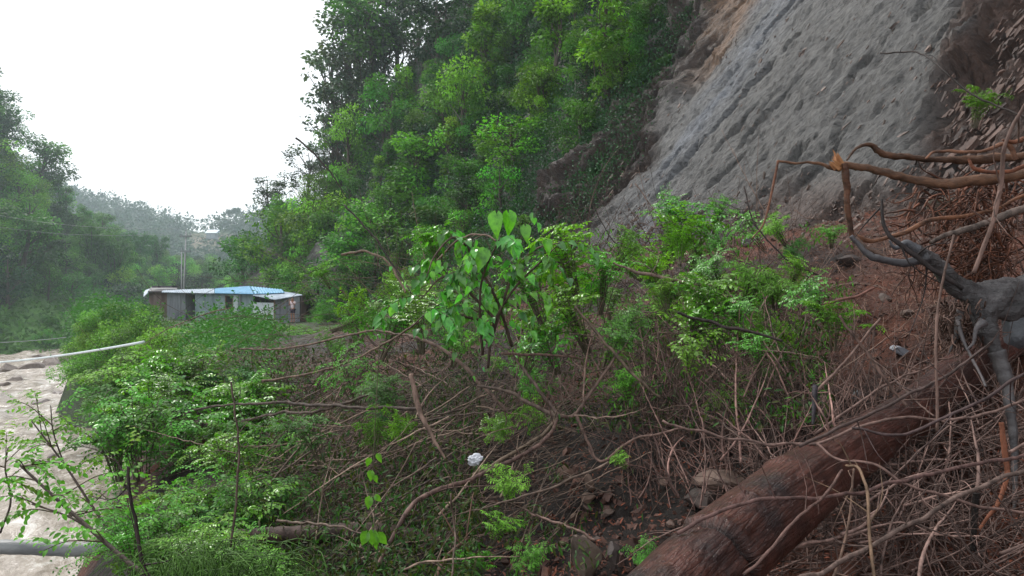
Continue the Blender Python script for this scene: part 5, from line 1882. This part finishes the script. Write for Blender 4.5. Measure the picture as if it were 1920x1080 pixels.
def make_shoot(seed, m, T, leafsize, nst=11, name='leafy_shoot', spread=.45, pinnate=False, sp=.045):
    """about 1 m high"""
    rng = np.random.default_rng(seed)
    root = empty(name, (0, 0, -500), 'shoot', 'plant')
    wd, lf = Acc(), Acc()
    for k in range(nst):
        a_ = rng.uniform(0, 6.28)
        h = rng.uniform(.55, 1.0)
        r_ = spread * rng.uniform(.2, 1)
        b = np.array((math.cos(a_) * r_, math.sin(a_) * r_, 0))
        p_ = smooth_path([b * .15 + (0, 0, -.15), b * .4 + (0, 0, h * .5), b * .9 + (0, 0, h * .88), b * 1.4 + (0, 0, h * .9)], 14)
        add_tube(wd, p_, [.008, .005, .002], 4, np.array((1, 1.1, .8)), cap=False)
        c = np.array((1, 1, 1)) * rng.uniform(.75, 1.3)
        if not pinnate:
            leaf_run(lf, p_, rng, sp, leafsize, T, c)
            for q_ in range(4):
                i = rng.integers(5, 13)
                d = np.array((rng.normal(), rng.normal(), rng.uniform(-.1, .8))); d /= np.linalg.norm(d)
                bp = smooth_path([p_[i], p_[i] + d * .13, p_[i] + d * .24 + (0, 0, -.04)], 7)
                add_tube(wd, bp, [.003, .0015], 3, cap=False)
                leaf_run(lf, bp, rng, sp * .8, leafsize * .9, T, c * 1.1)
        else:
            for i in range(3, 14):
                d = np.array((rng.normal(), rng.normal(), .35)); d /= np.linalg.norm(d)
                L = rng.uniform(.16, .30)
                bp = smooth_path([p_[i], p_[i] + d * L * .6, p_[i] + d * L + (0, 0, -L * .35)], 8)
                add_tube(wd, bp, [.0025, .001], 3, cap=False)
                leaf_run(lf, bp, rng, .022, leafsize, T, c * rng.uniform(.8, 1.2), droop=.15, jit=.1)
    wd.build('stem', M['twig'], root)
    lf.build('leaves', m, root)
    return Proto(root, 1.0)
SO = [make_shoot(s, M['leaf_wet'], TO, .085) for s in (51, 52, 53)]
SS = [make_shoot(s, M['leaf_wet'], TO, .060, 15, sp=.03) for s in (54, 55)]
SN = [make_shoot(s, M['leaf_bright'], TN, .11, 14, spread=.5, sp=.035) for s in (56, 57)]
SP = [make_shoot(s, M['leaf_bright'], TO, .05, 8, pinnate=True, spread=.6) for s in (58, 59, 60)]
SPd = [make_shoot(s, M['leaf_mid'], TO, .055, 9, pinnate=True, spread=.6) for s in (61, 62)]
rr_ = random.Random(61)
SH = [ # x, y centre, height px, depth, kind, label
 (830, 455, 90, 5.6, SS, 'small-leaved shoot at the upper left of the heart-leaved shrub'),
 (1075, 470, 130, 5.6, SS, 'bright small-leaved shoot just right of the two big top leaves'),
 (1130, 520, 110, 5.5, SS, 'leafy shoot where the pale sloping branch begins'),
 (1095, 580, 130, 5.4, SS, 'leafy shoot low on the right side of the heart-leaved shrub'),
 (1290, 405, 90, 7.5, SO, 'leafy shoot standing highest before the foot of the grey rock'),
 (1340, 395, 70, 7.5, SS, 'smaller shoot right of the highest one before the grey rock'),
 (1250, 450, 90, 7.0, SO, 'leafy shoot on the scree left of the rock foot shoots'),
 (1300, 570, 120, 4.8, SO, 'glossy big-leaved shoot below the pale sloping branch'),
 (1345, 610, 110, 4.7, SO, 'glossy shoot beside the straight dark twig'),
 (1290, 655, 95, 4.5, SO, 'bright shoot at the bottom of the glossy group'),
 (1400, 520, 90, 5.4, SN, 'narrow-leaved shoot drooping right of the glossy group'),
 (1450, 535, 70, 5.2, SN, 'yellowish tip of narrow leaves at the end of the pale branch'),
 (1350, 500, 80, 5.6, SS, 'small shoot above the pale sloping branch'),
 (1545, 550, 90, 4.8, SS, 'green shoot left of the red soil bank'),
 (1565, 600, 90, 4.5, SN, 'pale yellow green wilted shoot hanging on the red soil bank'),
 (1425, 655, 80, 4.4, SS, 'slim bright shoot left of the upright bare stems'),
 (1560, 437, 45, 6.5, SN, 'small tuft of grass-like leaves under the vertical brown limb'),
 (1830, 195, 70, 6.5, SN, 'fern-like tuft hanging on the brown rock at the upper right'),
 (1218, 1035, 60, 3.2, SN, 'pale narrow-leaved tuft beside the lower end of the fallen trunk'),
 (955, 900, 75, 3.9, SN, 'bright narrow-leaved plant right of the white litter'),
 (925, 985, 60, 3.5, SN, 'narrow-leaved plant under the one right of the white litter'),
 (1005, 1040, 65, 3.3, SN, 'low grassy plant left of the large upright stone'),
 (900, 1060, 60, 3.2, SN, 'grassy plant at the bottom edge centre'),
 (720, 610, 110, 7, SO, 'leafy shoot left of the hanging heart-shaped leaves'),
 (660, 615, 90, 8, SP, 'feathery shoot between the house and the brush pile'),
 (790, 600, 100, 6.4, SS, 'leafy shoot under the left heart-shaped leaves'),
 (990, 620, 120, 5.6, SO, 'big leaved shoot under the middle of the shrub'),
 (1040, 640, 100, 5.4, SO, 'glossy shoot above the short level stick'),
 (1180, 600, 90, 5.6, SS, 'small shoot between shrub and glossy group'),
 (740, 720, 90, 5.6, SPd, 'dull feathery plant in the top of the brush'),
 (660, 700, 100, 6, SP, 'feathery plant behind the long level branch'),
 (600, 800, 110, 5, SPd, 'dull green feathery plant under the long level branch'),
 (700, 810, 90, 4.8, SPd, 'dull plant left of the thick pale stick'),
 (1180, 720, 70, 5, SN, 'wilted narrow-leaved tuft in the debris right of the fork'),
 (1175, 860, 40, 4.2, SN, 'tiny bright seedling near the hooked twig'),
 (615, 510, 50, 7.2, SN, 'small pale drooping sprig before the hill foot trees'),
 (1010, 530, 120, 5.2, SS, 'leafy shoot in the centre of the heart-leaved shrub'),
 (1150, 460, 90, 6.0, SS, 'leafy shoot before the lower left tip of the rock face'),
 (1060, 530, 110, 5.6, SO, 'broad-leaved shoot behind the right half of the heart-leaved shrub'),
 (1140, 640, 90, 5.2, SS, 'dim shoot under the pale sloping branch, left of the glossy group'),
 (1275, 615, 120, 4.9, SO, 'left shoot of the glossy group'),
 (1330, 560, 110, 5.0, SO, 'back shoot of the glossy group'),
 (1385, 590, 80, 4.8, SS, 'right shoot of the glossy group with small leaves'),
 (1240, 500, 80, 6.2, SS, 'shoot above the start of the pale sloping branch'),
 (1270, 395, 80, 7.8, SS, 'thin leafed shoot left of the highest shoot'),
 (1310, 430, 90, 7.2, SO, 'lower shoot under the highest one before the grey rock'),
 (850, 640, 80, 6.0, SS, 'small shoot under the drooping heart-shaped leaves on their left'),
 (760, 560, 90, 7.0, SS, 'pale small-leaved shoot before the dark hill foot'),
 (1480, 510, 70, 5.6, SS, 'shoot at the left edge of the red soil'),
 (1250, 545, 60, 5.0, SN, 'yellow leaved sprig beside the pale sloping branch'),
]
for k, (x, y, h_, d, kd, lab) in enumerate(SH):
    s = h_ / FPX * d
    q = P(x, y + h_ * .5, d)
    kd[k % len(kd)].place(tuple(q), (s * 1.15, s * 1.15, s), rr_.uniform(0, 6.28), lab, None, (rr_.uniform(-.55, .55), rr_.uniform(-.6, .6)))
rg = np.random.default_rng(17)
for k in range(64):
    x, y = rg.uniform(620, 1500), rg.uniform(520, 800)
    if rg.random() < .45: x, y = rg.uniform(1180, 1480), rg.uniform(430, 640)
    if y > 700 and x > 1000 and rg.random() < .6: continue
    d = min(float(gd(x, y + 30)), 8.5) * rg.uniform(.78, .95)
    s = rg.uniform(45, 85) / FPX * d
    kd = [SO, SS, SN, SPd, SP][rg.integers(0, 5)]
    kd[k % len(kd)].place(tuple(P(x, y + 25, d)), (s, s, s), rg.uniform(0, 6.28), 'torn green shoot lying in the mound of branches around the heart-leaved shrub', 'torn shoots lying in the brush mound', (rg.uniform(-1.3, 1.3), rg.uniform(-1.3, 1.3)))
# thicket of feathery plants at the lower left
rg = np.random.default_rng(91)
LL = []
for k in range(88):
    x = rg.uniform(215, 580)
    y = rg.uniform(690, 1060)
    if x < 345 and 830 < y < 985: continue
    if y < 860 and x > 480 and rg.random() < .75: continue
    if x > 500 and y > 860 and rg.random() < .7: continue
    d = np.interp(y, [690, 800, 900, 1000, 1080], [9.5, 7.5, 5.6, 4.3, 3.5]) * rg.uniform(.9, 1.1)
    LL.append((x, y, rg.uniform(90, 150), d))
LL.sort(key=lambda t_: -t_[3])
for k, (x, y, h_, d) in enumerate(LL):
    s = h_ / FPX * d
    v = rr_.random()
    kd = SP if v < .55 else (SPd if v < .8 else SS)
    kd[k % len(kd)].place(tuple(P(x, y + h_ * .5, d)), (s * 1.2, s * 1.2, s), rr_.uniform(0, 6.28), 'feathery green plant in the thick growth between river and brush pile', 'plants of the thick growth at the lower left', (rr_.uniform(-.3, .3), rr_.uniform(-.3, .3)))

# leafy branches held out over the river
def spray(name, lines, leaf, T, m, lab, cat, seed, sp=.05, clus=None):
    rng = np.random.default_rng(seed)
    origin = pl([lines[0][0][0]], lines[0][1][0])[0]
    root = empty(name, tuple(origin), lab, cat)
    lf = Acc()
    wd = Acc()
    for seq, d, r in lines:
        p_ = smooth_path(pl(seq, d), 30) - origin
        add_tube(wd, p_, r, 6, np.array((.6, .55, .5)), bump=.08, rng=rng)
        for k_ in range(int(len(seq) * 1.9)):
            i = rng.integers(8, 29)
            dd_ = np.array((rng.normal() * 1.0, rng.normal() * .6, rng.uniform(-.3, 1.1))); dd_ /= np.linalg.norm(dd_)
            L = rng.uniform(.12, .34)
            bp = smooth_path([p_[i], p_[i] + dd_ * L * .6, p_[i] + dd_ * L + (0, 0, -.05)], 9)
            add_tube(wd, bp, [.004, .0015], 4, np.array((.9, .9, .6)), cap=False)
            leaf_run(lf, bp, rng, sp, leaf, T, np.array((1.25, 1.1, .9)) * rng.uniform(.7, 1.2), droop=.3, start=.3)
            for _ in range(3):
                j = rng.integers(3, 8)
                d2 = rdir(rng, 1)[0] + dd_ * .7 + (0, 0, -.1)
                b2 = smooth_path([bp[j], bp[j] + d2 * .05, bp[j] + d2 * .11 + (0, 0, -.02)], 5)
                leaf_run(lf, b2, rng, sp * .5, leaf * .9, T, np.array((1.25, 1.1, .9)) * rng.uniform(.7, 1.2), droop=.4)
    wd.build('stem', M['twig'], root)
    lf.build('leaves', m, root)
spray('leafy_branch', [([(290, 1090), (230, 1045), (165, 988), (100, 930), (30, 865)], [3.3, 3.8], [.012, .010, .006]),
                       ([(165, 988), (120, 965), (60, 945)], [3.6, 3.7], [.006, .004])], .042, TO, M['leaf_bright'],
      'long leafy branch reaching over the river to the left edge', 'branch', 5, .028)
spray('leafy_branch', [([(250, 1060), (180, 960), (120, 870), (60, 790)], [4.2, 4.6], [.009, .007, .004]), ([(120, 870), (100, 810), (95, 760)], [4.5, 4.6], [.005, .003])], .042, TO, M['leaf_bright'],
      'leafy branch rising behind the longest one, its tip over the rapids', 'branch', 6, .03)
spray('leafy_branch', [([(330, 1040), (260, 930), (215, 860)], [5.2, 5.4], [.008, .005]), ([(290, 980), (240, 955), (205, 950)], [5.2, 5.2], [.005, .003])], .045, TO, M['leaf_bright'],
      'leafy branch standing over the brown shallows right of the black stem', 'branch', 7, .03)
spray('leafy_branch', [([(0, 1000), (20, 940), (10, 880), (15, 840)], [4.4, 4.6], [.007, .004])], .045, TO, M['leaf_bright'],
      'bright leafy tip at the left edge of the picture', 'branch', 8, .03)

# heart-leaved shrub
rg = np.random.default_rng(33)
hs = empty('heart_leaf_shrub', tuple(P(930, 690, 5.0)), 'shrub with large bright heart-shaped leaves drooping over the brush pile', 'shrub')
ho_ = np.array(hs.location)
stems = [([(915, 690), (925, 610), (965, 540), (1020, 485), (1045, 460)], [5.0, 4.9]), ([(905, 665), (900, 590), (905, 520), (940, 440)], [5.0, 4.7]),
         ([(960, 650), (930, 560), (880, 470), (850, 445), (815, 480), (800, 520)], [5.1, 4.7]), ([(930, 600), (870, 540), (830, 520), (790, 560)], [5.0, 4.8]),
         ([(920, 640), (960, 520), (1000, 470), (1050, 455)], [5.0, 4.8]), ([(900, 600), (850, 590), (800, 590), (770, 615)], [5, 4.8])]
for sq, d in stems:
    a = Acc(); add_tube(a, smooth_path(pl(sq, d), 24) - ho_, [.012, .009, .004], 6, np.array((.8, .7, .6)), bump=.06, rng=rg)
    a.build('stem', M['twig'], hs)
lf = Acc()
def heart(px_, py_, d, spx, axis, nr, col):
    add_leaves(lf, np.array([P(px_, py_, d) - ho_]), np.array([axis], float), np.array([nr], float), spx / FPX * d, TH, np.array([col]))
heart(931, 402, 4.6, 44, (-.08, -.1, -1), (-.45, -1, .15), (1.5, 1.35, .9))
heart(953, 400, 4.62, 42, (.12, -.1, -1), (.5, -1, .15), (1.3, 1.25, .9))
heart(908, 470, 4.6, 40, (-.3, -.2, -1), (.1, -.9, .5), (1.25, 1.1, .9))
heart(985, 425, 4.6, 30, (.1, -.3, -1), (-.1, -.8, .6), (1.25, 1.1, .9))
heart(1025, 452, 4.6, 27, (.2, -.3, -.9), (.1, -.7, .8), (1.3, 1.2, .9))
zones = [(910, 520, 60, 60, 26), (860, 455, 30, 18, 8), (870, 520, 40, 35, 12), (990, 450, 40, 28, 14), (830, 560, 50, 40, 16), (800, 600, 40, 22, 14), (780, 520, 18, 18, 6),
         (905, 650, 16, 30, 9), (860, 610, 40, 30, 12), (850, 490, 30, 30, 9), (960, 500, 45, 40, 16), (940, 590, 30, 30, 8), (980, 560, 50, 40, 10), (700, 500, 8, 8, 0)]
for zx, zy, sx_, sy_, n_ in zones:
    for k in range(int(n_ * .8)):
        x, y = rg.normal(zx, sx_ * .95), rg.normal(zy, sy_ * .9)
        heart(x, y, 4.85 + rg.uniform(-.35, .35), rg.uniform(9, 22), (rg.normal() * .6, -.25 + rg.normal() * .45, -1), (rg.normal() * .8, -.7, .3 + rg.uniform(-.2, 1.2)), np.array((rg.uniform(.8, 1.3), 1.0, rg.uniform(.8, 2.4))) * rg.uniform(.5, 1.7))  # bluish tint paints reflections into some leaf colours
for sq, d in stems:
    p_ = smooth_path(pl(sq, d), 24)
    for _ in range(6):
        i = rg.integers(4, 23)
        e_ = p_[i] + np.array((rg.normal() * .16, rg.normal() * .15, rg.uniform(-.12, .14)))
        b_ = smooth_path([p_[i], (p_[i] + e_) / 2 + (0, 0, .04), e_, e_ + (rg.normal() * .03, 0, -.09)], 9) - ho_
        a = Acc(); add_tube(a, b_, [.004, .0015], 4, np.array((.8, .9, .5)), cap=False); a.build('stem', M['twig'], hs)
        leaf_run(lf, b_, rg, .035, .075, TH, np.array((rg.uniform(.8, 1.3), 1.0, rg.uniform(.8, 2))) * rg.uniform(.6, 1.5), droop=.7, jit=.5)
lf.build('leaves', M['leaf_wet'], hs)

# hanging vine with four bright leaves
hv = empty('hanging_vine', tuple(P(700, 860, 3.0)), 'thin hanging vine with a few bright lobed leaves, lower centre left', 'vine')
vo_ = np.array(hv.location)
a = Acc(); add_tube(a, smooth_path(pl([(712, 640), (705, 760), (700, 880), (702, 960), (700, 1030)], [3.2, 2.9]), 24) - vo_, [.002, .002, .0015], 4, np.array((.8, 1, .6))); a.build('stem', M['twig'], hv)
lf = Acc()
for x, y, s_, ax_ in [(692, 860, 17, (-.2, 0, -1)), (710, 852, 18, (.15, 0, -.9)), (696, 884, 20, (-.1, 0, -1)), (702, 893, 14, (.5, 0, -1)), (694, 934, 24, (-.3, 0, -1)), (704, 930, 16, (.6, 0, -.6)),
                     (688, 1000, 28, (-.5, 0, -1)), (700, 998, 36, (.05, 0, -1)), (710, 1002, 26, (.6, 0, -.8))]:
    add_leaves(lf, np.array([P(x, y, 2.9) - vo_]), np.array([ax_], float), np.array([(rg.normal() * .2, -1, .5)]), s_ / FPX * 2.9, TH, np.array([(.75, .8, .8)]))
lf.build('leaves', M['leaf_wet'], hv)

# wilted leaves caught in the brush, and leaf litter
pts, cl, sz = [], [], []
for k in range(27000):
    z_ = rg.random()
    if z_ > .78:
        x, y = rg.uniform(930, 1600), rg.uniform(420, 780)
        if vnoise(np.array([[x / 45., y / 45., 3.]]), 4)[0] < .12: continue
        d = min(float(gd(x, y)), 9) * (1 - rg.uniform(.02, .25))
        pts.append(P(x, y, d)); cl.append(np.array((1.9, 1.7, .9)) * rg.uniform(.4, 1.3)); sz.append(rg.uniform(.03, .06) * (d / 5) ** .5)
        continue
    if z_ < .48: x, y = rg.uniform(430, 900), rg.uniform(650, 1090)
    elif z_ < .58:
        x, y = rg.normal(930, 90), rg.uniform(860, 1090)
        if vnoise(np.array([[x / 40., y / 40., 8.]]), 4)[0] < .0: continue
    else: x, y = rg.uniform(800, 1560), rg.uniform(540, 800)
    d = min(float(gd(x, y)), 11) * (1 - rg.uniform(.0, .25))
    pts.append(P(x, y, d)); v = rg.random()
    cl.append(np.array((1.0, .9, .9)) * rg.uniform(.3, 1.3) if v < .5 else np.array((2.4, .95, 1.4)) * rg.uniform(.15, .75)); sz.append(rg.uniform(.03, .065) * (d / 5) ** .5)
pts, cl, sz = np.array(pts), np.array(cl), np.array(sz)
lf = Acc()
add_leaves(lf, pts, rdir(rg, len(pts)) + np.array((0, 0, -.7)), np.array((0, -.4, 1)) + rdir(rg, len(pts)) * .7, sz, TN, cl)
tag(lf.build('wilted_leaves', M['leaf_mid']), 'wilted green leaves caught all through the brush pile', 'leaves', None, 'stuff')
pts, cl = [], []
for k in range(9000):
    x, y = rg.uniform(900, 1940), rg.uniform(470, 1090)
    d = float(gd(x, y)) * .995
    if d > 14: continue
    pts.append(settle(P(x, y, d)) + (0, 0, .008)); cl.append(np.array((1.6, .9, .8)) * rg.uniform(.3, 1.4))
pts = np.array(pts)
lf = Acc()
add_leaves(lf, pts, rdir(rg, len(pts)), np.array((0, -.3, 1)) + rdir(rg, len(pts)) * .5, rg.uniform(.015, .045, len(pts)), TN, np.array(cl))
tag(lf.build('leaf_litter', M['root_brown']), 'dead brown leaf litter on the soil', 'leaf litter', None, 'stuff')

# long grass at the bottom left
a = Acc()
for k in range(700):
    x, y = rg.normal(400, 75), rg.uniform(1075, 1150)
    d = 3.3 + rg.uniform(-.5, .6)
    q = P(x, y, d)
    an = rg.normal(.2, .9)
    L = rg.uniform(.10, .27)
    dr2 = np.array((math.sin(an), rg.normal() * .4, 0)) * L
    p_ = smooth_path([q, q + dr2 * .4 + (0, 0, L * .6), q + dr2 * 1.0 + (0, 0, L * .55), q + dr2 * 1.4 + (0, 0, L * .2)], 7)
    add_tube(a, p_, [.0028, .0022, .0006], 3, np.array((1.0, 1.0, .9)) * rg.uniform(.5, 1.6), cap=False)
tag(a.build('grass', M['grass']), 'long drooping grass tufts at the bottom left', 'grass', None, 'stuff')

for o in list(S.objects):
    if o.get('label') and len(o['label'].split()) > 16: print('LONG', o.name, o['label'])
drop_unused(TB + TM + TK + TC + TCm + TW + BB + BM + BAM + PAL + SO + SS + SN + SP + SPd)
# ------------------------------------------------------------------ haze
hz = Acc()
add_box(hz, (-150, 340, 42), (1100, 760, 130))
hm, ht, ho = mat('haze')
pv = nd(ht, 'ShaderNodeVolumePrincipled')
pv.inputs['Color'].default_value = (.80, .93, 1.0, 1)
pv.inputs['Density'].default_value = .0005
pv.inputs['Anisotropy'].default_value = .2
ht.links.new(pv.outputs[0], ho.inputs['Volume'])
o = hz.build('haze', hm, smooth=False)
tag(o, 'thin pale haze filling the valley', 'haze', None, 'stuff')
